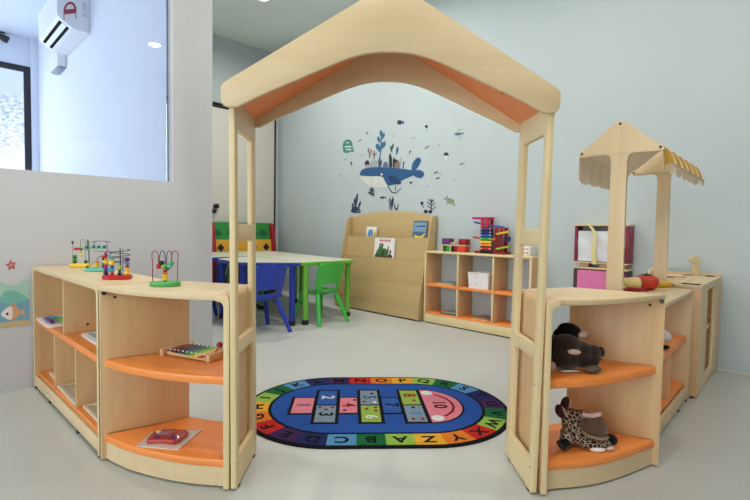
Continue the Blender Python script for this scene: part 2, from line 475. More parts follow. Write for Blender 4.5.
# ------------------------------------------------------------------ gate
def gate():
    t = thing('playhouse_arch', 'tall birch play gate with a gabled roof and an orange lined arch', 'play gate', (0.049, 1.737, 0), 0.4)
    for sgn in (-1, 1):
        outer = rrect(0.0, 0.318, 0.007, 1.478, 0.008)
        holes = [rrect(0.040, 0.260, 1.012, 1.365, 0.012), rrect(0.040, 0.260, 0.568, 0.945, 0.012), rrect(0.040, 0.262, 0.120, 0.512, 0.012)]
        p = part('side_frame', G().plate(outer, holes, 0.022, 0.003, T(sgn * 0.5685, 0, 0) @ RY(0.9 if sgn > 0 else -0.45) @ RZ(1.6 if sgn > 0 else 0.4) @ YZ), M['ply'], t)
        for y0 in (0.03, 0.265): part('foot', G().bx(sgn * 0.5685 - .012 - (.004 if y0 > .1 and sgn > 0 else 0), sgn * 0.5685 + .012 - (.004 if y0 > .1 and sgn > 0 else 0), y0, y0 + 0.02, 0.0, 0.0068), M['black'], p)
        for sy, sz in ((0.02, 0.42), (0.02, 0.10)): part('screw', G().cyl((sgn * 0.5645, sy, sz), (sgn * (0.5565 + 0.0157 * sz), sy, sz), 0.004), M['dark'], p)
    half = [(0.555, 1.432), (0.485, 1.468), (0.39, 1.511), (0.30, 1.551), (0.22, 1.586), (0.15, 1.614), (0.08, 1.632), (0.0, 1.638)]
    arch = half + [(-x, z) for x, z in half[-2::-1]]
    arch = catmull(arch, 4)
    outer = rpoly([(-0.612, 1.432), (-0.616, 1.512), (0.0, 1.889), (0.616, 1.512), (0.612, 1.432)], [0.028, 0.02, 0.03, 0.02, 0.028])
    outer = outer + arch
    for nm, y in (('front_gable', -0.009), ('back_gable', 0.3275)):
        part(nm, G().plate(outer, [], 0.018, 0.003, T(0, y, 0) @ XZ), M['birch_flat'], t)
    # sloping roof boards between the two gables, orange underneath
    for sgn in (-1, 1):
        a = Vector((sgn * 0.604, 1.509)); b2 = Vector((0.0, 1.878))
        d = (b2 - a).normalized(); nn = Vector((-d.y, d.x))
        if nn.y < 0: nn = -nn
        for nm, t0, t1, m in (('roof_board', 0.003, 0.016, M['birch_flat']), ('roof_lining', 0.0162, 0.055, M['underside'])):
            q = [a - nn * t0, b2 - nn * t0, b2 - nn * t1, a - nn * t1]
            rb = part(nm, G().prism([(v.x, v.y) for v in q], -0.3180, -0.0005, XZ), m, t)
        for f_ in (0.22, 0.62):
            c = a + (b2 - a) * f_ - nn * 0.0555
            part('screw', G().ell((c.x, 0.13, c.y), 0.005), M['dark'], rb)
gate()

# ------------------------------------------------------------------ curved shelves either side of the gate
def bent_end(zt):
    """Section of a side panel that bends over into the top (lateral, height)."""
    pts = [(0.001, 0.008), (0.001, zt - 0.024)]
    for k in range(1, 6):
        a = R(180 - 90 * k / 6); pts.append((0.025 + 0.024 * math.cos(a), zt - 0.024 + 0.024 * math.sin(a)))
    pts += [(0.025, zt), (0.052, zt), (0.052, zt - 0.0225)]
    for k in range(1, 6):
        a = R(90 + 90 * k / 6); pts.append((0.048 + 0.025 * math.cos(a), zt - 0.0475 + 0.025 * math.sin(a)))
    pts += [(0.023, zt - 0.0475), (0.023, 0.008)]
    return pts

def curved_shelf(label, outer, inner):
    o0 = Vector(outer[0])
    t = thing('curved_shelf', label, 'shelf', (o0.x, o0.y, 0))
    OUT = [Vector(p) - o0 for p in catmull(outer, 6)]; INN = [Vector(p) - o0 for p in catmull(inner, 6)]
    zt = 0.745
    sx = 1 if OUT[-1].x > 0 else -1
    def shrink(line, d):
        res = []
        for i, p in enumerate(line):
            q = line[min(i + 1, len(line) - 1)] - line[max(i - 1, 0)]
            n_ = Vector((-q.y, q.x)).normalized()
            if n_.y < 0: n_ = -n_
            res.append(p + n_ * d)
        return res
    def along(line, a, b_):
        """The line with a metres cut from its gate end and b_ from its far end."""
        def cut(L, d):
            L = list(L)
            while len(L) > 2 and (L[1] - L[0]).length < d:
                d -= (L[1] - L[0]).length; L.pop(0)
            L[0] = L[0] + (L[1] - L[0]).normalized() * d
            return L
        L = cut(line, a); L = cut(L[::-1], b_)[::-1]
        return L
    def sector(do, di, a, b_):
        o_ = along(shrink(OUT, do), a, b_); i_ = along(shrink(INN, -di), a, b_)
        return [(p.x, p.y) for p in o_] + [(p.x, p.y) for p in i_[::-1]]
    def frame(P, Q, ins):
        d = (Q - P).normalized(); l = Vector((-d.y, d.x))
        if l.dot(ins) < 0: l = -l
        return Matrix(((l.x, d.x, 0, P.x), (l.y, d.y, 0, P.y), (0, 0, 1, 0), (0, 0, 0, 1))), (Q - P).length
    FA, LA = frame(OUT[0], INN[0], Vector((sx, 0))); FB, LB = frame(OUT[-1], INN[-1], Vector((-sx, 0)))
    part('top', G().prism(sector(-0.003, 0.0, 0.0525, 0.0), zt - 0.0225, zt, bev=0.005), M['birch_flat'], t)
    sec_ = bent_end(zt)
    p = part('side_panel', G().prism(sec_, -LA, -0.0005, FA @ XZ), M['panel'], t)
    part('edge_band', G().prism(sec_, 0.0, 0.0035, FA @ XZ, bev=0.001), M['ply'], p)
    p = part('side_panel', G().bx(0.001, 0.021, 0.004, LB, 0.008, zt - 0.023, 0.002, FB), M['panel'], t)
    part('edge_band', G().bx(0.001, 0.021, 0.0, 0.0035, 0.008, zt - 0.023, 0.001, FB), M['ply'], p)
    part('bolt', G().ell((0.022, 0.055, zt - 0.05), (0.004, 0.006, 0.006), FB), M['dark'], p)
    part('bracket', G().bx(0.0215, 0.040, 0.006, 0.020, zt - 0.036, zt - 0.0235, 0.001, FB), M['dark'], p)
    part('middle_shelf', G().prism(sector(0.010, 0.012, 0.0245, 0.0225), 0.400, 0.434, bev=0.008), M['orange'], t)
    part('bottom_shelf', G().prism(sector(0.006, 0.010, 0.0245, 0.0225), 0.083, 0.115, bev=0.008), M['orange'], t)
    o_ = along(shrink(OUT, 0.012), 0.0245, 0.0225); i_ = along(shrink(OUT, 0.030), 0.0245, 0.0225)
    part('plinth', G().prism([(q.x, q.y) for q in o_] + [(q.x, q.y) for q in i_[::-1]], 0.009, 0.0825), M['birch_flat'], t)
    for q in (o_[4], o_[len(o_) // 2], o_[-4], INN[3], INN[-4]):
        c = q + Vector((0, 0.022 if q in o_ else -0.03))
        part('foot', G().cyl((c.x, c.y, 0), (c.x, c.y, 0.0825), 0.010), M['black'], t)
curved_shelf('curved birch shelf with two orange boards holding the xylophone and bagged red toy',
             [(-0.5365, 1.737), (-0.585, 1.744), (-0.70, 1.759), (-0.831, 1.793), (-0.979, 1.851), (-1.070, 1.903), (-1.152, 1.957)],
             [(-0.5365, 2.080), (-0.68, 2.115), (-0.78, 2.142), (-0.865, 2.172)])
curved_shelf('curved birch shelf with two orange boards holding the dark plush dog and plush giraffe',
             [(0.6405, 1.737), (0.70, 1.760), (0.80, 1.778), (0.90, 1.806), (1.016, 1.858), (1.131, 1.922), (1.236, 1.985)],
             [(0.6405, 2.080), (0.72, 2.105), (0.82, 2.142), (0.915, 2.178)])

# ------------------------------------------------------------------ straight shelf along the partition wall
def straight_shelf():
    t = thing('open_shelf', 'straight birch shelf with five compartments standing against the white partition', 'shelf', (-2.066, 2.826, 0), -43.6)
    L = 1.245; D = 0.31
    part('top', G().bx(0.0525, L - 0.0525, 0.0, D, 0.7195, 0.742, 0.004), M['birch_flat'], t)
    sec_ = bent_end(0.742)
    for Mx in (I4, T(L, 0, 0) @ Matrix.Diagonal((-1, 1, 1, 1))):
        p = part('end_panel', G().prism(sec_, -D, -0.004, Mx @ XZ), M['panel'], t)
        part('edge_band', G().prism(sec_, -0.0035, 0.0, Mx @ XZ, bev=0.001), M['ply'], p)
    part('middle_shelf', G().bx(0.0225, L - 0.0225, 0.018, D - 0.01, 0.392, 0.425, 0.004), M['orange'], t)
    part('bottom_shelf', G().bx(0.0225, L - 0.0225, 0.018, D - 0.01, 0.078, 0.098, 0.004), M['orange'], t)
    part('plinth', G().bx(0.0225, L - 0.0225, 0.004, 0.022, 0.016, 0.0775, 0.002), M['birch_flat'], t)
    for x, z0, z1 in ((0.602, 0.4255, 0.7195), (0.405, 0.0985, 0.3915), (0.818, 0.0985, 0.3915)):
        p = part('divider', G().bx(x - 0.008, x + 0.008, 0.020, D - 0.012, z0, z1, 0.002), M['panel'], t)
        for zz in (z0 + 0.04, z1 - 0.03): part('screw', G().ell((x + .0085, 0.13, zz), (0.003, 0.007, 0.007)), M['dark'], p)
    for x in (0.02, 0.36, 0.9, L - 0.02):
        for y in (0.012, D - 0.03): part('foot', G().cyl((x, y, 0), (x, y, 0.0155), 0.011), M['black'], t)
straight_shelf()

# ------------------------------------------------------------------ market stall and play kitchen
K0 = (1.957, 2.798); KR = 47.5
STALL = T(K0[0], K0[1], 0) @ RZ(KR)
def gable_panel():
    """Outline in (depth, height): low panel, single post and little gable in one board."""
    pts = [(0.036, 0.014), (0.380, 0.014), (0.380, 0.648), (0.248, 0.6485), (0.247, 1.33)]
    pts += [(0.250, 1.352), (0.258, 1.364), (0.275, 1.370), (0.382, 1.366)]
    pts += [(0.395, 1.372), (0.396, 1.386), (0.372, 1.402), (0.330, 1.432), (0.285, 1.472), (0.250, 1.502), (0.232, 1.516)]
    mid = (0.212, 1.523)
    right = [(0.424 - a, b) for a, b in pts[5:]][::-1]
    return pts + [mid] + right + [(0.177, 1.33), (0.176, 0.6485), (0.036, 0.648)]
def market_stall():
    t = thing('market_stall', 'birch market stall counter with two gabled posts under a striped cloth awning', 'play stall', (K0[0], K0[1], 0), KR)
    for s0 in (-0.992, -0.052):
        p = part('gable_post', G().plate(gable_panel(), [], 0.02, 0.002, T(s0 + 0.01, 0, 0) @ YZ), M['birch'], t)
        for sy, sz in ((0.212, 1.508), (0.380, 1.384), (0.044, 1.384)): part('screw', G().ell((s0 - .001, sy, sz), (0.004, .006, .006)), M['dark'], p)
    part('counter_top', G().bx(-0.9715, -0.0525, 0.030, 0.385, 0.649, 0.671, 0.004), M['birch_flat'], t)
    part('counter_lip', G().bx(-0.993, -0.9718, 0.030, 0.170, 0.649, 0.671, 0.002).bx(-0.993, -0.9718, 0.254, 0.385, 0.649, 0.671, 0.002), M['birch_flat'], t)
    part('middle_shelf', G().bx(-0.9715, -0.0525, 0.060, 0.375, 0.352, 0.388, 0.005), M['orange'], t)
    part('bottom_shelf', G().bx(-0.9715, -0.0525, 0.060, 0.375, 0.086, 0.104, 0.004), M['orange'], t)
    part('plinth', G().bx(-0.9715, -0.0525, 0.040, 0.058, 0.016, 0.0855, 0.002), M['birch_flat'], t)
    d = part('divider', G().bx(-0.478, -0.462, 0.062, 0.370, 0.1045, 0.3515, 0.002), M['panel'], t)
    part('screw', G().ell((-0.4785, 0.20, 0.14), (0.003, 0.007, 0.007)), M['dark'], d)
    for fx, fy in ((-0.97, 0.06), (-0.3, 0.05), (-0.07, 0.05), (-0.07, 0.34), (-0.97, 0.34)): part('foot', G().cyl((fx, fy, 0), (fx, fy, 0.0155), 0.012), M['black'], t)
    # awning
    prof = [(0.414, 1.272, 1), (0.412, 1.300, .8), (0.408, 1.330, .55), (0.403, 1.357, .3), (0.395, 1.382, .05), (0.35, 1.410, .3), (0.30, 1.450, .3), (0.25, 1.494, .15), (0.212, 1.514, 0),
            (0.174, 1.494, .15), (0.124, 1.450, .3), (0.074, 1.410, .3), (0.033, 1.385, .1), (0.026, 1.364, .4), (0.020, 1.342, .65), (0.016, 1.320, .85), (0.014, 1.300, 1.05)]
    n = len(prof) - 1
    def fn(u, v):
        s = -0.969 + u * 0.870
        k = v * n; i = min(int(k), n - 1); f_ = k - i
        a, b = prof[i], prof[i + 1]
        y = a[0] + (b[0] - a[0]) * f_; z = a[1] + (b[1] - a[1]) * f_; w_ = a[2] + (b[2] - a[2]) * f_
        wave = math.sin(2 * PI * s / 0.15 + 0.6)
        out = 1 if y > 0.212 else -1
        if v < 0.26 or v > 0.74:
            y += out * 0.019 * w_ * wave
            z += 0.020 * w_ * math.cos(2 * PI * s / 0.15 + 0.6)
        else:
            z -= 0.022 * math.sin(PI * u) * w_ + 0.004 * wave * w_
        return (s, y, z)
    m, nt, b = node_mat('striped_cloth')
    tc = nt.nodes.new('ShaderNodeTexCoord'); sp_ = nt.nodes.new('ShaderNodeSeparateXYZ')
    mu = nt.nodes.new('ShaderNodeMath'); mu.operation = 'MULTIPLY'; mu.inputs[1].default_value = 1 / 0.15
    fr = nt.nodes.new('ShaderNodeMath'); fr.operation = 'FRACT'
    rp = nt.nodes.new('ShaderNodeValToRGB'); rp.color_ramp.interpolation = 'CONSTANT'
    rp.color_ramp.elements[0].color = lin((240, 232, 214)) + [1]
    rp.color_ramp.elements[1].position = 0.5; rp.color_ramp.elements[1].color = lin((214, 166, 66)) + [1]
    nt.links.new(tc.outputs['Object'], sp_.inputs[0]); nt.links.new(sp_.outputs[0], mu.inputs[0]); nt.links.new(mu.outputs[0], fr.inputs[0]); nt.links.new(fr.outputs[0], rp.inputs['Fac'])
    geo = nt.nodes.new('ShaderNodeNewGeometry')
    mix = nt.nodes.new('ShaderNodeMix'); mix.data_type = 'RGBA'
    # striped face outside, beige of light shining through the cloth inside
    nt.links.new(rp.outputs['Color'], mix.inputs[6]); mix.inputs[7].default_value = lin((236, 222, 200)) + [1]
    mix.inputs[0].default_value = 0.0
    nt.links.new(mix.outputs[2], b.inputs['Base Color']); b.inputs['Roughness'].default_value = 0.9
    aw = part('awning', G().surf(fn, 72, 48, 0.002), m, t, 60)
    underside = mat('cloth_lit_through', (240, 228, 210), 0.9, 0.03, 8)  # beige sheet added to colour in light passing through the striped cloth
    def fi(u, v):
        p = fn(u, v); k = -0.004
        return (p[0], p[1] + (0.004 if p[1] < 0.212 else -0.004), p[2] - 0.005)
    part('awning_lit_underside', G().surf(fi, 72, 48, 0.001), underside, aw, 60)
market_stall()

def circ0(cx, cy, r): return [(cx + r * math.cos(2 * PI * k / 24), cy + r * math.sin(2 * PI * k / 24)) for k in range(24)]
def kitchen():
    t = thing('play_kitchen', 'birch play kitchen with a wooden tap standing beyond the market stall', 'play kitchen', (K0[0], K0[1], 0), KR)
    L = 0.855
    part('side_panel', G().bx(0, 0.02, 0, 0.36, 0.014, 0.672, 0.002), M['panel'], t)
    part('side_panel', G().bx(L - 0.02, L, -0.004, 0.37, 0.014, 0.712, 0.003), M['panel'], t)
    part('worktop', G().bx(0, L - 0.0205, -0.002, 0.365, 0.6725, 0.694, 0.003), M['birch_flat'], t)
    ff = part('front_frame', G().plate(rrect(0.0205, L - 0.0205, 0.016, 0.672, 0.003), [rrect(0.27, 0.60, 0.085, 0.645, 0.01)], 0.018, 0.002, T(0, 0.010, 0) @ XZ), M['birch'], t)
    part('inner_shelf', G().bx(0.022, L - 0.022, 0.021, 0.335, 0.36, 0.378, 0.002), M['panel'], t)
    part('splash_back', G().plate(rpoly([(0.30, 0.6945), (0.30, 0.735), (0.42, 0.757), (0.62, 0.757), (0.78, 0.735), (0.78, 0.6945)], [0, .03, .05, .05, .03, 0]), [], 0.016, 0.002, T(0, 0.352, 0) @ XZ), M['birch_flat'], t)
    part('edge_strip', G().bx(0.008, 0.034, 0.008, 0.105, 0.6945, 0.700, 0.001), M['black'], t)
    hob = part('hob', G().bx(0.06, 0.40, 0.10, 0.30, 0.6942, 0.698, 0.001), M['birch_flat'], t)
    for bx_ in (0.16, 0.31): part('burner', G().plate(circ0(bx_, 0.20, 0.05), [circ0(bx_, 0.20, 0.036)], 0.003, 0.0, T(0, 0, 0.7)), M['birch_flat'], hob)
    part('control_strip', G().bx(0.36, 0.41, 0.215, 0.285, 0.6982, 0.703, 0.001), M['black'], hob)
    part('sink_bowl', G().lathe([(0.085, 0.6945), (0.085, 0.708), (0.062, 0.708), (0.055, 0.697), (0.001, 0.6955)], 28, T(0.50, 0.25, 0)), M['birch_flat'], t)
    for i in range(4): part('knob', G().cyl((0.63 + i * 0.04, 0.20 - i * 0.012, 0.6945), (0.63 + i * 0.04, 0.20 - i * 0.012, 0.708), 0.010), M['metal'], t)
    part('drain_bar', G().bx(0.77, 0.82, 0.03, 0.085, 0.6945, 0.700, 0.001), M['black'], t)
    tap = part('tap', G().prism(rpoly([(-0.02, 0), (-0.018, 0.10), (-0.045, 0.10), (-0.048, 0.125), (-0.02, 0.145), (0.012, 0.142), (0.024, 0.12), (0.022, 0)], 0.01), -0.013, 0.013, T(0.795, 0.150, 0.6945) @ RZ(-50) @ XZ), M['ply'], t)
    for fx, fy in ((0.03, 0.03), (L - .03, 0.03), (0.03, 0.33), (L - .03, 0.33)): part('foot', G().cyl((fx, fy, 0), (fx, fy, 0.0155), 0.012), M['black'], t)
kitchen()

# ------------------------------------------------------------------ back wall furniture
def cubby():
    x, y, _ = back_pt(-3.2, 5.60)
    t = thing('cubby_shelf', 'low birch cubby shelf with six openings and orange boards by the back wall', 'shelf', (x, y, 0), -45)
    L = 1.225; D = 0.275; Hh = 0.775
    part('top', G().bx(0, L, 0, D, Hh - 0.022, Hh, 0.006), M['ply'], t)
    for a, b in ((0, 0.02), (L - 0.02, L)):
        p = part('end_panel', G().bx(a, b, 0.004, D, 0.014, Hh - 0.0225, 0.003), M['panel'], t)
        part('edge_band', G().bx(a, b, 0, 0.0035, 0.014, Hh - 0.0225, 0.001), M['ply'], p)
    part('middle_shelf', G().bx(0.0205, L - 0.0205, 0.008, D - 0.01, 0.398, 0.426, 0.004), M['orange'], t)
    part('bottom_shelf', G().bx(0.0205, L - 0.0205, 0.008, D - 0.01, 0.100, 0.118, 0.003), M['orange'], t)
    part('plinth', G().bx(0.0205, L - 0.0205, 0.002, 0.02, 0.012, 0.0995, 0.002), M['ply'], t)
    for x0 in (0.425, 0.832):
        for z0, z1 in ((0.1185, 0.3975), (0.4265, Hh - 0.0225)):
            p = part('divider', G().bx(x0 - 0.009, x0 + 0.009, 0.010, D - 0.012, z0, z1, 0.002), M['panel'], t)
            part('edge_band', G().bx(x0 - 0.009, x0 + 0.009, 0.0065, 0.0095, z0, z1, 0.001), M['ply'], p)
    for y0 in (0.022, D - 0.06): part('foot', G().bx(0.03, L - 0.03, y0, y0 + 0.02, 0, 0.0115), M['black'], t)
cubby()

def book_display():
    x, y, _ = back_pt(-4.655, 5.545)
    t = thing('book_display', 'tan tiered book display with an arched back below the whale', 'bookcase', (x, y, 0), -45)
    W = 1.41; D = 0.305
    prof = rpoly([(0.0, 0.014), (0.0, 0.165), (0.205, 1.13), (0.235, 1.155), (0.31, 1.16), (0.205, 0.014)], [0, .04, .03, .02, .02, 0])
    for x0 in (0.0, W - 0.02):
        part('side_panel', G().plate(prof, [], 0.02, 0.003, T(x0 + 0.01, 0, 0) @ YZ), M['beech'], t)
    bk = [(0.0205, 0.3), (W - 0.0205, 0.3)] + [(W - 0.0205 - (W - 0.041) * k / 16, 1.155 + 0.068 * math.sin(PI * k / 16) ** 0.9) for k in range(17)]
    part('back_board', G().plate([(a_, b_ if b_ > .5 else 0.70) for a_, b_ in bk], [], 0.014, 0.002, T(0, 0.287, 0) @ XZ), M['beech'], t)
    def board(name, y0, z0, y1, z1, th=0.014):
        a = Vector((y0, z0)); b = Vector((y1, z1)); d = (b - a).normalized(); n_ = Vector((d.y, -d.x)) * th
        q = [a, b, b + n_, a + n_]
        pb = part(name, G().prism([(v.x, v.y) for v in q], 0.0205, W - 0.0205, YZ), M['beech'], t)
        part('edge_band', G().bx(0.0205, W - 0.0205, y1 - 0.003, y1 + th + 0.001, z1 + 0.0005, z1 + 0.006, 0.001), col('tan_lip_highlight', (206, 180, 130)), pb)  # lip added in lighter tan, painting the light its edge catches
    board('base_board', 0.010, 0.016, 0.010, 0.165)
    board('tier_board', 0.045, 0.120, 0.075, 0.385)
    board('tier_board', 0.105, 0.330, 0.138, 0.655)
    board('tier_board', 0.165, 0.600, 0.198, 0.905)
    for y0, y1, z in ((0.026, 0.200, 0.115), (0.110, 0.215, 0.325), (0.165, 0.235, 0.595), (0.222, 0.278, 0.845)):
        part('pocket_base', G().bx(0.0205, W - 0.0205, y0, y1, z - 0.012, z), M['beech'], t)
    for y0 in (0.012, 0.165): part('foot', G().bx(0.03, W - 0.03, y0, y0 + 0.023, 0, 0.0135), M['black'], t)
book_display()

def toy_book(u, c, z, w_, h, lean, label, cover, deco, spine=None, group=None):
    x, y, _ = back_pt(u, c)
    t = thing('picture_book', label, 'book', (x, y, z), -45, group)
    A = RX(-lean)
    part('pages', G().bx(0.002, w_ - 0.002, 0.0025, 0.0115, 0.002, h - 0.002, Mx=A), C_WHITE, t)
    cv = part('cover', G().bx(0, w_, 0, 0.002, 0, h, Mx=A).bx(0, w_, 0.012, 0.014, 0, h, Mx=A), cover, t)
    for nm, m, pts in deco:
        part(nm, G().prism(pts, 0.0002, 0.0012, A @ XZ), m, cv)
def circ(cx, cy, rx, ry, n=14): return [(cx + rx * math.cos(2 * PI * k / n), cy + ry * math.sin(2 * PI * k / n)) for k in range(n)]
toy_book(-4.325, 5.870, 0.850, 0.175, 0.180, 7, 'small picture book with a blue circle on the top tier of the book display', C_WHITE,
    [('picture', C_SKY, circ(0.075, 0.085, 0.05, 0.065)), ('picture', C_YEL, [(0.12, 0.01), (0.165, 0.01), (0.165, 0.15), (0.135, 0.11)]), ('picture', M['dark'], [(0.145, 0.02), (0.165, 0.02), (0.168, 0.11), (0.152, 0.09)])])
toy_book(-3.55, 5.868, 0.850, 0.205, 0.255, 7, 'blue picture book with a yellow animal on the top tier of the book display', col('storm_blue', (70, 110, 150)),
    [('sky_band', col('pale_storm', (128, 160, 186)), [(0.01, 0.13), (0.195, 0.13), (0.195, 0.235), (0.01, 0.235)]), ('title', C_NAVY, [(0.03, 0.185), (0.18, 0.185), (0.18, 0.20), (0.03, 0.20)]),
     ('animal', C_YEL, [(0.05, 0.015), (0.13, 0.015), (0.145, 0.045), (0.185, 0.10), (0.195, 0.125), (0.16, 0.10), (0.12, 0.075), (0.075, 0.08), (0.035, 0.095), (0.03, 0.07), (0.055, 0.05)])])
toy_book(-4.095, 5.752, 0.640, 0.335, 0.255, 5.8, 'white picture book with a green animal standing in the second tier', C_WHITE,
    [('animal', col('animal_green', (70, 116, 62)), [(0.03, 0.03), (0.05, 0.10), (0.08, 0.13), (0.085, 0.18), (0.11, 0.195), (0.15, 0.185), (0.155, 0.15), (0.14, 0.13), (0.19, 0.13), (0.225, 0.11), (0.235, 0.03)]),
     ('animal', col('animal_brown', (96, 70, 50)), [(0.02, 0.012), (0.02, 0.05), (0.06, 0.06), (0.10, 0.04), (0.16, 0.05), (0.21, 0.035), (0.25, 0.06), (0.31, 0.055), (0.31, 0.012)]),
     ('picture', C_BLACK, [(0.135, 0.05), (0.14, 0.10), (0.17, 0.11), (0.185, 0.08), (0.17, 0.05)]), ('picture', C_BLACK, [(0.232, 0.06), (0.226, 0.13), (0.236, 0.17), (0.246, 0.13), (0.246, 0.06)]),
     ('picture', M['dark'], [(0.26, 0.03), (0.265, 0.10), (0.28, 0.125), (0.292, 0.10), (0.285, 0.06), (0.30, 0.03)]), ('picture', C_WHITE, circ(0.112, 0.165, 0.014, 0.016))] +
    [('title', (C_MAG if k % 2 else C_RED), [(0.085 + k * 0.032, 0.212), (0.105 + k * 0.032, 0.212), (0.105 + k * 0.032, 0.238), (0.085 + k * 0.032, 0.238)]) for k in range(6)])
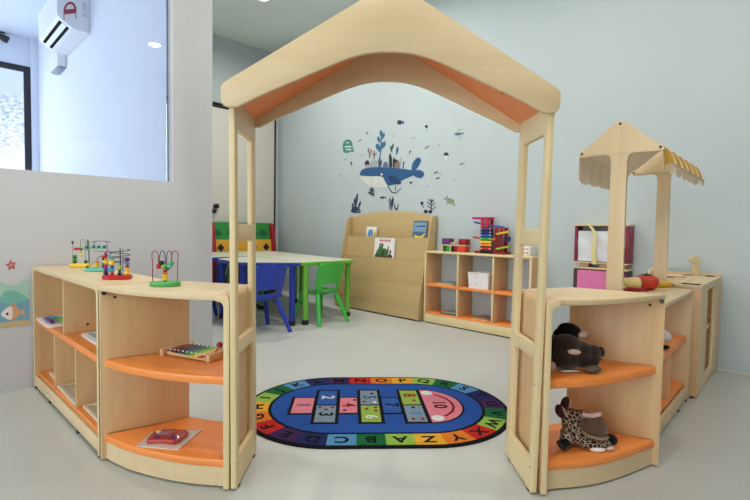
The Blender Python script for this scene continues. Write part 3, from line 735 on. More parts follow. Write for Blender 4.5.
DECALS = [
('whale_decal','large blue whale wall decal carrying coral and houses on its back',None,[('belly','S','pale',[(-4.54,1.713),(-4.355,1.681),(-4.157,1.667),(-4.069,1.599),(-4.008,1.54),(-4.154,1.526),(-4.353,1.552),(-4.471,1.616)]),('body','S','blue',[(-4.544,1.719),(-4.507,1.769),(-4.384,1.79),(-4.108,1.772),(-3.871,1.74),(-3.663,1.704),(-3.585,1.681),(-3.615,1.642),(-3.755,1.604),(-3.85,1.569),(-3.932,1.547),(-4.033,1.544),(-4.086,1.6),(-4.149,1.66),(-4.355,1.677),(-4.525,1.697)]),('tail_fluke','S','blue',[(-3.647,1.679),(-3.649,1.75),(-3.619,1.806),(-3.559,1.84),(-3.513,1.812),(-3.537,1.752),(-3.601,1.688)]),('tail_fluke','S','blue',[(-3.647,1.685),(-3.586,1.696),(-3.51,1.688),(-3.46,1.647),(-3.493,1.604),(-3.568,1.611),(-3.631,1.649)]),('fin','S','deep',[(-4.027,1.646),(-3.952,1.653),(-3.868,1.617),(-3.81,1.557),(-3.899,1.549),(-3.984,1.588)]),('eye','S','pale',[(-4.125,1.685),(-4.128,1.677),(-4.138,1.673),(-4.15,1.673),(-4.159,1.679),(-4.163,1.687),(-4.16,1.695),(-4.15,1.7),(-4.138,1.699),(-4.128,1.693)]),('seaweed','S','teal',[(-4.182,1.969),(-4.176,2.012),(-4.191,2.053),(-4.241,2.081),(-4.257,2.042),(-4.229,2.004)]),('seaweed','S','teal',[(-4.183,1.994),(-4.126,2.014),(-4.088,2.043),(-4.089,2.088),(-4.147,2.077),(-4.174,2.041)]),('seaweed','S','teal',[(-4.194,2.082),(-4.18,2.111),(-4.181,2.14),(-4.213,2.166),(-4.234,2.141),(-4.221,2.112)]),('seaweed','S','teal',[(-4.151,2.121),(-4.122,2.141),(-4.104,2.166),(-4.109,2.196),(-4.139,2.18),(-4.15,2.153)]),('seaweed','S','teal',[(-4.151,2.139),(-4.14,2.174),(-4.143,2.21),(-4.174,2.241),(-4.192,2.211),(-4.179,2.175)]),('seaweed_stem','P','teal',[(-4.179,1.768),(-4.153,2.139),(-4.163,2.141),(-4.19,1.77)]),('dome','S','grey',[(-4.358,1.788),(-4.35,1.846),(-4.287,1.876),(-4.206,1.859),(-4.171,1.775)]),('rock','S','dark',[(-4.452,1.829),(-4.443,1.873),(-4.397,1.885),(-4.372,1.861),(-4.377,1.823)]),('rock','P','grey',[(-4.448,1.831),(-4.377,1.825),(-4.376,1.784),(-4.447,1.787)]),('rock','S','slate',[(-4.125,1.769),(-4.109,1.825),(-4.057,1.83),(-4.034,1.763)]),('castle','P','dark',[(-4.018,1.761),(-4.022,1.903),(-4.004,1.94),(-3.981,1.899),(-3.97,1.849),(-3.968,1.757)]),('castle','P','dark',[(-3.954,1.756),(-3.956,1.848),(-3.934,1.887),(-3.923,1.845),(-3.921,1.753)]),('house','P','brown',[(-3.921,1.748),(-3.924,1.821),(-3.874,1.843),(-3.847,1.814),(-3.845,1.74)]),('house','S','dark',[(-3.883,1.829),(-3.888,1.817),(-3.903,1.811),(-3.922,1.812),(-3.937,1.821),(-3.943,1.835),(-3.937,1.847),(-3.923,1.854),(-3.904,1.852),(-3.889,1.843)]),('coral','P','rust',[(-4.353,1.911),(-4.378,2.041),(-4.393,2.041),(-4.368,1.911)]),('coral','P','rust',[(-4.355,1.947),(-4.32,2.013),(-4.333,2.018),(-4.368,1.951)]),('coral','P','rust',[(-4.366,1.991),(-4.404,2.021),(-4.414,2.015),(-4.377,1.985)]),('coral','P','rust',[(-4.28,1.89),(-4.273,1.99),(-4.288,1.993),(-4.295,1.892)]),('coral','P','rust',[(-4.277,1.925),(-4.23,1.958),(-4.24,1.966),(-4.288,1.933)]),('coral','P','rust',[(-4.282,1.938),(-4.312,1.972),(-4.324,1.968),(-4.294,1.933)]),('seaweed','S','green',[(-3.975,1.935),(-3.971,1.968),(-3.976,2.001),(-3.998,2.029),(-4.006,2.001),(-3.995,1.968)]),('seaweed','S','green',[(-3.969,1.971),(-3.954,1.996),(-3.946,2.023),(-3.955,2.049),(-3.972,2.029),(-3.975,2.001)]),('seaweed','S','teal',[(-3.9,1.903),(-3.878,1.935),(-3.866,1.969),(-3.878,2.003),(-3.902,1.978),(-3.906,1.942)]),('seaweed','S','grey',[(-3.839,1.741),(-3.825,1.786),(-3.818,1.831),(-3.826,1.872),(-3.841,1.835),(-3.843,1.789)]),('hook','P','dark',[(-3.781,1.731),(-3.776,1.796),(-3.788,1.797),(-3.792,1.732)]),('hook','P','dark',[(-3.779,1.793),(-3.754,1.802),(-3.76,1.81),(-3.785,1.8)]),('coral','S','violet',[(-4.195,1.776),(-4.181,1.818),(-4.176,1.861),(-4.188,1.901),(-4.204,1.865),(-4.204,1.821)]),('coral','S','violet',[(-4.167,1.774),(-4.152,1.807),(-4.144,1.841),(-4.152,1.872),(-4.169,1.845),(-4.171,1.81)]),('basket_line','P','dark',[(-4.043,1.54),(-3.968,1.453),(-3.959,1.457),(-4.033,1.544)]),('basket_line','P','dark',[(-3.964,1.449),(-3.889,1.442),(-3.888,1.451),(-3.963,1.458)]),('basket_line','P','dark',[(-3.888,1.445),(-3.806,1.494),(-3.814,1.501),(-3.896,1.451)]),('basket_line','P','dark',[(-3.91,1.541),(-3.906,1.468),(-3.898,1.468),(-3.901,1.541)])]),
('speech_bubble_decal','teal rounded wall decal with pale lettering left of the blue whale',None,[('badge','S','teal2',[(-4.886,2.069),(-4.892,2.15),(-4.842,2.194),(-4.761,2.192),(-4.704,2.142),(-4.688,2.061),(-4.656,2.024),(-4.727,2.03),(-4.807,2.02),(-4.869,2.037)]),('lettering','P','pale',[(-4.83,2.152),(-4.763,2.147),(-4.764,2.161),(-4.831,2.166)]),('lettering','P','pale',[(-4.849,2.097),(-4.718,2.085),(-4.719,2.106),(-4.851,2.119)]),('lettering','P','pale',[(-4.829,2.058),(-4.717,2.047),(-4.718,2.065),(-4.829,2.077)])]),
('fish_decal','round navy fish decal highest on the back wall above the whale',None,[('body','S','navy',[(-3.813,2.282),(-3.825,2.265),(-3.855,2.261),(-3.885,2.274),(-3.898,2.295),(-3.886,2.313),(-3.856,2.316),(-3.826,2.304)]),('tail','P','navy',[(-3.826,2.284),(-3.789,2.301),(-3.788,2.257)])]),
('jellyfish_decal','small blue topped jellyfish decal right of the whale tail',None,[('bell','S','deep',[(-3.185,1.827),(-3.182,1.851),(-3.155,1.858),(-3.127,1.843),(-3.123,1.82)]),('tentacles','S','pale',[(-3.181,1.821),(-3.125,1.816),(-3.129,1.779),(-3.153,1.768),(-3.176,1.788)])]),
('fish_decal','long slate blue fish decal with two grey streaks at far upper right',None,[('body','S','slate',[(-2.958,2.037),(-2.97,2.027),(-3.002,2.024),(-3.036,2.03),(-3.051,2.042),(-3.039,2.052),(-3.007,2.055),(-2.973,2.049)]),('tail','P','slate',[(-2.972,2.038),(-2.933,2.048),(-2.929,2.024)]),('streak','P','grey',[(-3.008,2.069),(-2.964,2.083),(-2.97,2.093),(-3.014,2.08)]),('streak','P','grey',[(-2.994,1.988),(-2.953,1.992),(-2.956,2.002),(-2.997,1.999)])]),
('turtle_decal','green turtle decal above the low cubby shelf',None,[('shell','S','moss',[(-3.032,1.307),(-3.047,1.294),(-3.076,1.291),(-3.107,1.3),(-3.128,1.317),(-3.132,1.336),(-3.116,1.349),(-3.087,1.351),(-3.057,1.342),(-3.035,1.325)]),('head','S','moss',[(-3.135,1.339),(-3.142,1.334),(-3.154,1.335),(-3.165,1.341),(-3.171,1.349),(-3.171,1.357),(-3.163,1.361),(-3.151,1.36),(-3.14,1.355),(-3.134,1.347)]),('flipper','S','moss',[(-3.117,1.344),(-3.115,1.359),(-3.119,1.372),(-3.134,1.38),(-3.139,1.367),(-3.131,1.355)]),('flipper','S','moss',[(-3.049,1.294),(-3.046,1.28),(-3.038,1.269),(-3.021,1.265),(-3.021,1.279),(-3.033,1.288)]),('flipper','S','moss',[(-3.108,1.304),(-3.122,1.305),(-3.134,1.301),(-3.137,1.29),(-3.123,1.288),(-3.114,1.294)])]),
('coral_decal','purple branching coral decal above the right side of the book display',None,[('branch','P','violet',[(-3.336,1.193),(-3.34,1.352),(-3.354,1.352),(-3.35,1.193)]),('branch','P','violet',[(-3.34,1.221),(-3.281,1.258),(-3.289,1.266),(-3.348,1.229)]),('branch','P','violet',[(-3.34,1.245),(-3.402,1.284),(-3.41,1.276),(-3.348,1.237)]),('branch','P','violet',[(-3.341,1.269),(-3.282,1.305),(-3.29,1.313),(-3.349,1.277)]),('branch','P','violet',[(-3.341,1.284),(-3.403,1.324),(-3.411,1.317),(-3.349,1.277)]),('branch','P','violet',[(-3.341,1.304),(-3.306,1.341),(-3.316,1.348),(-3.351,1.311)]),('branch','P','violet',[(-3.341,1.315),(-3.379,1.355),(-3.389,1.349),(-3.351,1.309)]),('pebble','S','dark',[(-3.394,1.211),(-3.399,1.2),(-3.414,1.193),(-3.432,1.193),(-3.447,1.2),(-3.453,1.212),(-3.448,1.223),(-3.433,1.23),(-3.415,1.23),(-3.4,1.222)]),('pebble','S','dark',[(-3.332,1.209),(-3.337,1.199),(-3.349,1.193),(-3.365,1.193),(-3.379,1.199),(-3.384,1.21),(-3.379,1.22),(-3.366,1.226),(-3.35,1.225),(-3.337,1.219)])]),
('bubble_decal','dark oval bubble decal above the purple coral',None,[('bubble','S','navy',[(-3.463,1.305),(-3.467,1.292),(-3.478,1.284),(-3.491,1.284),(-3.503,1.293),(-3.508,1.306),(-3.504,1.32),(-3.493,1.328),(-3.479,1.328),(-3.467,1.319)]),('bubble','S','navy',[(-3.45,1.266),(-3.452,1.261),(-3.457,1.258),(-3.463,1.258),(-3.469,1.261),(-3.471,1.266),(-3.469,1.271),(-3.464,1.274),(-3.457,1.274),(-3.452,1.271)])]),
('seaweed_decal','dark navy seaweed decal above the left corner of the book display',None,[('rock','S','navy',[(-4.704,1.224),(-4.691,1.27),(-4.632,1.296),(-4.554,1.274),(-4.518,1.216),(-4.611,1.209)]),('frond','S','navy',[(-4.631,1.249),(-4.597,1.325),(-4.576,1.403),(-4.585,1.473),(-4.622,1.409),(-4.634,1.33)]),('frond','S','navy',[(-4.612,1.249),(-4.608,1.306),(-4.617,1.362),(-4.647,1.409),(-4.656,1.36),(-4.64,1.304)]),('frond','S','navy',[(-4.573,1.248),(-4.541,1.286),(-4.52,1.326),(-4.521,1.365),(-4.553,1.334),(-4.568,1.292)]),('frond','S','navy',[(-4.671,1.25),(-4.659,1.283),(-4.657,1.315),(-4.677,1.343),(-4.693,1.315),(-4.687,1.283)]),('stone','S','slate',[(-4.52,1.23),(-4.528,1.22),(-4.549,1.214),(-4.576,1.215),(-4.597,1.221),(-4.606,1.232),(-4.598,1.242),(-4.576,1.247),(-4.55,1.247),(-4.529,1.24)])]),
('seaweed_decal','striped purple seaweed decal above the middle of the book display',None,[('frond','S','violet',[(-3.992,1.232),(-3.977,1.29),(-3.973,1.348),(-3.989,1.398),(-4.007,1.349),(-4.004,1.291)]),('frond','S','dark',[(-3.965,1.232),(-3.943,1.29),(-3.932,1.35),(-3.942,1.403),(-3.966,1.353),(-3.97,1.293)]),('frond','S','grey',[(-4.003,1.288),(-3.999,1.323),(-4.003,1.358),(-4.023,1.387),(-4.03,1.356),(-4.021,1.322)]),('frond','S','deep',[(-3.914,1.322),(-3.901,1.279),(-3.869,1.258),(-3.861,1.315),(-3.85,1.284),(-3.865,1.241),(-3.9,1.244),(-3.921,1.28)])]),
('coral_decal','small black branching coral decal below the whale belly',None,[('branch','P','dark',[(-4.304,1.417),(-4.306,1.526),(-4.324,1.527),(-4.322,1.418)]),('branch','P','dark',[(-4.308,1.435),(-4.262,1.459),(-4.273,1.468),(-4.319,1.444)]),('branch','P','dark',[(-4.309,1.455),(-4.356,1.483),(-4.366,1.474),(-4.319,1.446)]),('branch','P','dark',[(-4.309,1.467),(-4.263,1.491),(-4.273,1.501),(-4.319,1.477)]),('branch','P','dark',[(-4.309,1.482),(-4.357,1.51),(-4.367,1.501),(-4.319,1.473)]),('branch','P','dark',[(-4.308,1.492),(-4.281,1.517),(-4.294,1.524),(-4.321,1.5)]),('branch','P','dark',[(-4.308,1.502),(-4.337,1.53),(-4.35,1.523),(-4.321,1.496)]),('branch','P','dark',[(-4.384,1.473),(-4.348,1.439),(-4.334,1.447),(-4.369,1.48)]),('branch','P','dark',[(-4.32,1.457),(-4.272,1.419),(-4.259,1.428),(-4.307,1.465)])]),
('fish_decal','small dark fish decal swimming below the whale belly',None,[('body','S','dark',[(-4.087,1.395),(-4.098,1.386),(-4.126,1.383),(-4.155,1.388),(-4.167,1.398),(-4.155,1.408),(-4.127,1.411),(-4.098,1.406)]),('tail','P','dark',[(-4.098,1.396),(-4.063,1.406),(-4.062,1.384)])]),
('plant_decal','round black plant decal high above the whale tail',None,[('leaf','S','dark',[(-3.419,2.178),(-3.423,2.169),(-3.433,2.164),(-3.447,2.166),(-3.458,2.174),(-3.463,2.184),(-3.459,2.194),(-3.448,2.198),(-3.434,2.196),(-3.423,2.189)]),('stem','P','grey',[(-3.458,2.136),(-3.42,2.138),(-3.424,2.149),(-3.462,2.148)])]),
('fish_decal','small black slanting fish decal at the far right of the wall picture',None,[('body','S','dark',[(-2.926,1.717),(-2.931,1.712),(-2.946,1.707),(-2.963,1.706),(-2.972,1.709),(-2.967,1.715),(-2.951,1.719),(-2.934,1.721)]),('tail','P','dark',[(-2.932,1.716),(-2.914,1.725),(-2.91,1.715)])]),
('fish_decal','cluster of small dark fish lines beside the whale tail',None,[('line','P','dark',[(-3.308,1.63),(-3.292,1.653),(-3.302,1.658),(-3.319,1.635)]),('line','P','dark',[(-3.298,1.651),(-3.257,1.642),(-3.255,1.65),(-3.296,1.66)]),('line','P','grey',[(-3.25,1.626),(-3.208,1.614),(-3.205,1.622),(-3.247,1.634)]),('line','P','dark',[(-3.287,1.572),(-3.237,1.582),(-3.241,1.592),(-3.291,1.582)])]),
('fish_decal','dark triangular fish decal just below the whale tail',None,[('body','P','dark',[(-3.691,1.565),(-3.635,1.566),(-3.655,1.534)])]),
('fish_decal','pair of grey fish streaks above the whale tail',None,[('streak','P','slate',[(-3.456,1.928),(-3.421,1.942),(-3.43,1.952),(-3.465,1.938)]),('streak','P','slate',[(-3.426,1.942),(-3.391,1.949),(-3.397,1.96),(-3.431,1.953)])]),
('fish_decal','pale grey fish streaks right of the tall blue seaweed',None,[('streak','P','grey',[(-3.669,2.066),(-3.638,2.079),(-3.645,2.087),(-3.676,2.075)]),('streak','P','grey',[(-3.64,2.071),(-3.603,2.076),(-3.607,2.085),(-3.644,2.081)])]),
('fish_decal','small grey curled fish decal above the whale back',None,[('body','S','slate',[(-3.662,1.929),(-3.661,1.923),(-3.667,1.917),(-3.677,1.914),(-3.687,1.914),(-3.694,1.918),(-3.695,1.924),(-3.689,1.93),(-3.679,1.934),(-3.669,1.933)]),('tail','P','slate',[(-3.696,1.918),(-3.693,1.889),(-3.68,1.889),(-3.684,1.918)])]),
('fish_decal','tiny black fish decal upper left of the tall blue seaweed',None,[('body','S','dark',[(-4.41,2.241),(-4.408,2.234),(-4.415,2.226),(-4.426,2.221),(-4.436,2.223),(-4.439,2.23),(-4.432,2.238),(-4.42,2.243)]),('tail','P','dark',[(-4.414,2.238),(-4.41,2.251),(-4.396,2.241)])]),
('fish_decal','thin black slanting fish decal between teal badge and blue seaweed',None,[('body','S','dark',[(-4.532,2.159),(-4.535,2.153),(-4.549,2.147),(-4.565,2.144),(-4.575,2.147),(-4.572,2.153),(-4.559,2.159),(-4.542,2.161)]),('tail','P','dark',[(-4.539,2.157),(-4.523,2.167),(-4.516,2.157)])]),
('fish_decal','tiny dark fish decal below the teal badge',None,[('body','P','dark',[(-4.726,1.897),(-4.721,1.846),(-4.701,1.845),(-4.706,1.896)]),('fin','P','dark',[(-4.731,1.869),(-4.695,1.868),(-4.697,1.879),(-4.733,1.879)])]),
('speck_decal','tiny dark speck decal scattered around the whale wall picture','specks around the whale',[('body','S','slate',[(-4.823,1.931),(-4.833,1.928),(-4.846,1.933),(-4.85,1.94),(-4.84,1.943),(-4.827,1.939)])]),
('speck_decal','tiny dark speck decal scattered around the whale wall picture','specks around the whale',[('body','S','slate',[(-4.912,1.725),(-4.921,1.721),(-4.935,1.726),(-4.939,1.733),(-4.929,1.736),(-4.915,1.732)])]),
('speck_decal','tiny dark speck decal scattered around the whale wall picture','specks around the whale',[('body','S','slate',[(-4.796,1.632),(-4.806,1.629),(-4.82,1.633),(-4.823,1.64),(-4.814,1.643),(-4.8,1.639)])]),
('speck_decal','tiny dark speck decal scattered around the whale wall picture','specks around the whale',[('body','S','slate',[(-4.499,1.954),(-4.508,1.952),(-4.52,1.956),(-4.524,1.963),(-4.515,1.966),(-4.502,1.962)])]),
('speck_decal','tiny dark speck decal scattered around the whale wall picture','specks around the whale',[('body','S','slate',[(-3.944,2.135),(-3.952,2.132),(-3.963,2.137),(-3.966,2.143),(-3.958,2.146),(-3.947,2.142)])]),
('speck_decal','tiny dark speck decal scattered around the whale wall picture','specks around the whale',[('body','S','slate',[(-3.401,1.499),(-3.408,1.496),(-3.418,1.5),(-3.42,1.506),(-3.414,1.509),(-3.404,1.505)])]),
('speck_decal','tiny dark speck decal scattered around the whale wall picture','specks around the whale',[('body','S','slate',[(-3.248,1.947),(-3.255,1.944),(-3.264,1.948),(-3.267,1.954),(-3.26,1.957),(-3.251,1.953)])]),
('speck_decal','tiny dark speck decal scattered around the whale wall picture','specks around the whale',[('body','S','slate',[(-3.026,1.54),(-3.032,1.537),(-3.041,1.541),(-3.043,1.546),(-3.037,1.549),(-3.029,1.546)])])]
def toy_rack():
    u0 = -1.66
    x, y, _ = back_pt(u0, 5.80)
    t = thing('toy_rack', 'small toy rack with maroon sides and pink lower bin against the back wall', 'toy storage', (x, y, 0), -45)
    W = 0.43; D = 0.135
    maroon = col('maroon_felt', (140, 26, 60)); pinkf = col('pink_bin_fabric', (222, 118, 170), 0.7)
    part('lower_bin', G().bx(0.03, W - 0.02, 0.0, D - 0.01, 0.02, 0.685, 0.012), pinkf, t)
    for a0, a1 in ((0.0, 0.029), (W - 0.019, W)): part('bin_side', G().bx(a0, a1, 0.004, D, 0.0, 0.69, 0.003), col('rack_dark', (70, 40, 40)), t)
    part('shelf_board', G().bx(-0.005, W + 0.005, -0.005, D, 0.6905, 0.705, 0.002), M['birch_flat'], t)
    for a in (0.05, 0.20, 0.34):
        part('spacer', G().bx(a, a + 0.06, 0.03, D - 0.03, 0.7055, 0.7395, 0.003), M['panel'], t)
    part('shelf_board', G().bx(0.0, W, 0.0, D, 0.740, 0.752, 0.002), M['birch_flat'], t)
    for a0, a1 in ((0.0, 0.022), (W - 0.022, W)): part('upper_side', G().bx(a0, a1, 0.002, D, 0.7525, 1.055, 0.002), maroon, t)
    part('upper_back', G().bx(0.0225, W - 0.0225, D - 0.02, D - 0.002, 0.7525, 1.055), C_GREY, t)
    part('top_rail', G().bx(-0.004, W + 0.004, -0.004, D, 1.0555, 1.070, 0.002), M['birch_flat'], t)
    film = mat('white_film', (226, 226, 232), 0.25, 0.03, 5)
    def fn(u, v): return (0.028 + u * (W - 0.056), 0.012 + 0.006 * math.sin(9 * u + 4 * v) * math.sin(7 * v), 0.758 + v * 0.255)
    part('front_film', G().surf(fn, 14, 12, 0.002), film, t)
    rb = catmull([(0.115, -0.008, 1.072), (0.140, -0.012, 1.05), (0.168, -0.012, 1.01), (0.178, -0.010, 0.95), (0.172, -0.012, 0.88), (0.174, -0.012, 0.80), (0.184, -0.012, 0.735)], 5)
    g = G()
    for i in range(len(rb) - 1):
        a, b = Vector(rb[i]), Vector(rb[i + 1])
        w0 = 0.010 + 0.016 * (i / len(rb)) * (1 - 0.4 * (i % 4 == 0)); 
        g.bx(min(a.x, b.x) - w0, max(a.x, b.x) + w0 * .6, a.y - 0.003, a.y, min(a.z, b.z), max(a.z, b.z) + 0.001)
    part('ribbon', g, col('pale_yellow_ribbon', (232, 220, 150)), t)
toy_rack()

def storage_bench():
    o = SIDE @ Vector((3.02, -0.30, 0))
    t = thing('book_bin', 'red sided book bin with green and yellow boards in the far corner', 'bookcase', tuple(o), 45)
    W = 1.03; D = 0.24
    prof = rpoly([(0.0, 0.0), (0.0, 0.45), (0.10, 1.05), (0.16, 1.07), (0.23, 1.05), (0.23, 0.0)], [0, .05, .04, .04, .03, 0])
    for x0 in (0.0, W - 0.055):
        part('side_panel', G().plate(prof, [], 0.055, 0.006, T(x0 + 0.0275, 0, 0) @ YZ), col('bin_red', (158, 26, 40)), t)
    def board(name, z0, z1, y0, y1, m):
        q = [(y0, z0), (y1, z1), (y1 + 0.02, z1), (y0 + 0.02, z0)]
        return part(name, G().prism(q, 0.0555, W - 0.0555, YZ), m, t)
    gb = board('green_board', 0.80, 1.065, 0.13, 0.165, col('bin_green', (40, 140, 60)))
    yb = board('yellow_board', 0.55, 0.815, 0.075, 0.105, col('amber_board', (224, 168, 52)))
    board('green_board', 0.02, 0.545, 0.012, 0.055, C_DGREEN)
    def on(z0, y0, sl, m, nm, par, pts):
        A = T(0, y0 - 0.001, z0) @ RX(-sl) @ XZ
        part(nm, G().prism(pts, 0.0, 0.003, A), m, par)
    for cx in (0.14, 0.66, 0.88):
        on(0.55, 0.075, 6.5, C_BLACK, 'diamond', yb, [(cx - 0.055, 0.15), (cx, 0.09), (cx + 0.055, 0.15), (cx, 0.21)])
    for cx in (0.30, 0.52, 0.77):
        on(0.55, 0.075, 6.5, C_BLACK, 'arc_mark', yb, [(cx + 0.06 * math.cos(PI * k / 8), 0.03 + 0.06 * math.sin(PI * k / 8)) for k in range(9)])
    for cx in (0.12, 0.34, 0.70, 0.86):
        on(0.80, 0.13, 7.5, C_DGREEN, 'leaf_mark', gb, [(cx - 0.08, 0.10), (cx, 0.06), (cx + 0.07, 0.09), (cx + 0.02, 0.16), (cx - 0.05, 0.17)])
storage_bench()

# ------------------------------------------------------------------ tables
def table(name, label, pts, rim, leg_m, legs, z=0.65):
    cx = sum(p[0] for p in pts) / len(pts); cy = sum(p[1] for p in pts) / len(pts)
    t = thing(name, label, 'table', (cx, cy, 0))
    P = [(p[0] - cx, p[1] - cy) for p in pts]
    big = rpoly(P, 0.05)
    part('table_rim', G().prism(big, z - 0.040, z - 0.003, bev=0.005), rim, t)
    sm = [(x * 0.985, y * 0.985) for x, y in big]
    part('tabletop', G().prism(sm, z - 0.0028, z), TABLE_TOP, t)
    for (x, y) in legs:
        x -= cx; y -= cy
        l = part('leg', G().cyl((x, y, 0.03), (x, y, z - 0.0405), 0.031, 0.031), leg_m, t)
        part('leg_cap', G().lathe([(0.030, 0.0), (0.036, 0.006), (0.036, 0.045), (0.0315, 0.05)], 18, T(x, y, 0)), M['black'], l)
        d = Vector((-x, -y, 0)).normalized()
        part('brace', G().tube([(x + d.x * 0.032, y + d.y * 0.032, z - 0.17), (x + d.x * 0.06, y + d.y * 0.06, z - 0.09), (x + d.x * 0.09, y + d.y * 0.09, z - 0.0405)], 0.005), M['metal'], l)
E_ = Vector((math.cos(R(46)), math.sin(R(46)))); F_ = Vector((math.cos(R(128)), math.sin(R(128))))
A_ = Vector((-0.745, 4.765))
def quad(o, a, b): return [tuple(o), tuple(o + a), tuple(o + a + b), tuple(o + b)]
def inset(o, a, b, d=0.075):
    ua, ub = a.normalized() * d, b.normalized() * d
    return [tuple(o + ua + ub), tuple(o + a - ua + ub), tuple(o + a + b - ua - ub), tuple(o + b + ua - ub)]
ga, gb_ = E_ * 0.75, F_ * 1.18
gl = inset(A_, ga, gb_); gl[0] = (-0.712, 4.835); gl[1] = (-0.308, 5.345)
table('activity_table', 'green rimmed white activity table nearest the book display', quad(A_, ga, gb_), LEG_GREEN, LEG_GREEN, gl)
A2 = A_ + F_ * 1.195
table('activity_table', 'green rimmed white table behind the front green table', quad(A2, ga, F_ * 1.05), LEG_GREEN, LEG_GREEN, inset(A2, ga, F_ * 1.05))
B0 = A_ - E_ * 0.012 + F_ * (-0.03)
D1 = Vector((math.cos(R(189)), math.sin(R(189)))); 
b1 = B0 + D1 * 0.62; b2 = b1 + F_ * 0.62; b3 = B0 + F_ * 1.2
table('activity_table', 'blue rimmed trapezoid table beside the front green table', [tuple(B0), tuple(b3), tuple(b2), tuple(b1)], LEG_BLUE, LEG_BLUE,
      [(-0.838, 4.775), tuple(b1 + Vector((0.02, 0.09))), tuple(b2 + Vector((0.07, -0.02))), tuple(b3 + Vector((0.0, -0.11)))])
c0 = B0 + F_ * 1.215
table('activity_table', 'white topped table farthest back beside the red sided book bin', quad(c0 - E_ * 0.62, E_ * 0.615, F_ * 1.03), LEG_BLUE, LEG_BLUE, inset(c0 - E_ * 0.62, E_ * 0.615, F_ * 1.03))

# ------------------------------------------------------------------ chairs
def make_chair(label, m, group=None):
    t = thing('child_chair', label, 'chair', (0, 0, 0), 0, group)
    # local: sitter looks along +y; seat 0.31 high, 0.33 wide
    def seat(u, v):
        x = (u - .5) * 0.33 * (1.0 - 0.10 * (1 - v)); y = -0.15 + v * 0.31
        z = 0.318 + 0.020 * (2 * u - 1) ** 2 - 0.022 * math.sin(PI * v) * (1 - (2 * u - 1) ** 2)
        if v > 0.85: z -= 0.5 * (v - 0.85) ** 1.0 * 0.16
        if v < 0.12: z += (0.12 - v) * 0.25
        return (x, y, z)
    part('seat', G().surf(seat, 14, 14, 0.010), m, t, 60)
    # backrest: curved shell joined to the seat by two side arms with a slot between
    def back(u, v):
        z = 0.335 + v * 0.315
        half = 0.148 + 0.022 * min(1, v * 1.8) - 0.040 * max(0, (v - 0.86) / 0.14) ** 2
        x = (2 * u - 1) * half
        y = -0.165 - 0.07 * v + 0.035 * (2 * u - 1) ** 2
        z -= 0.012 * max(0, v - .9) * 10 * (2 * u - 1) ** 2 + (0.03 * (2*u-1)**2 * max(0, .25 - v))
        return (x, y, z)
    part('backrest', G().surf(back, 20, 20, 0.011, mask=lambda u, v: not (0.08 < v < 0.24 and 0.20 < u < 0.80)), m, t, 60)
    for sx, sy in ((-1, 1), (1, 1), (-1, -1), (1, -1)):
        top = (sx * 0.115, 0.10 if sy > 0 else -0.12, 0.312); bot = (sx * 0.185, 0.185 if sy > 0 else -0.235, 0.012)
        l = part('leg', G().tube([top, bot], [0.025, 0.018], 12), m, t)
        part('leg_tip', G().tube([bot, (bot[0] + sx * .003, bot[1] + sy * .003, 0.0)], [0.0182, 0.0182], 12), m, l)
    return t
gc = make_chair('green plastic child chair pulled out at the front green table', CHAIR_GREEN)
gc.location = (-0.60, 5.05, 0); gc.rotation_euler = (0, 0, R(137 - 90)); gc.scale = (1.06, 1.06, 1.0)
bc = make_chair('blue plastic child chair tucked at the near edge of the blue table', CHAIR_BLUE)
bc.location = (-1.085, 4.53, 0); bc.rotation_euler = (0, 0, R(131 - 90)); bc.location.x -= 0.03; bc.scale = (1.06, 1.06, 1.0)
b2c = copy_tree(bc); b2c['label'] = 'dark blue child chair mostly hidden at the outer end of the blue table'
b2c.location = (-1.78, 4.92, 0); b2c.rotation_euler = (0, 0, R(40 - 90))

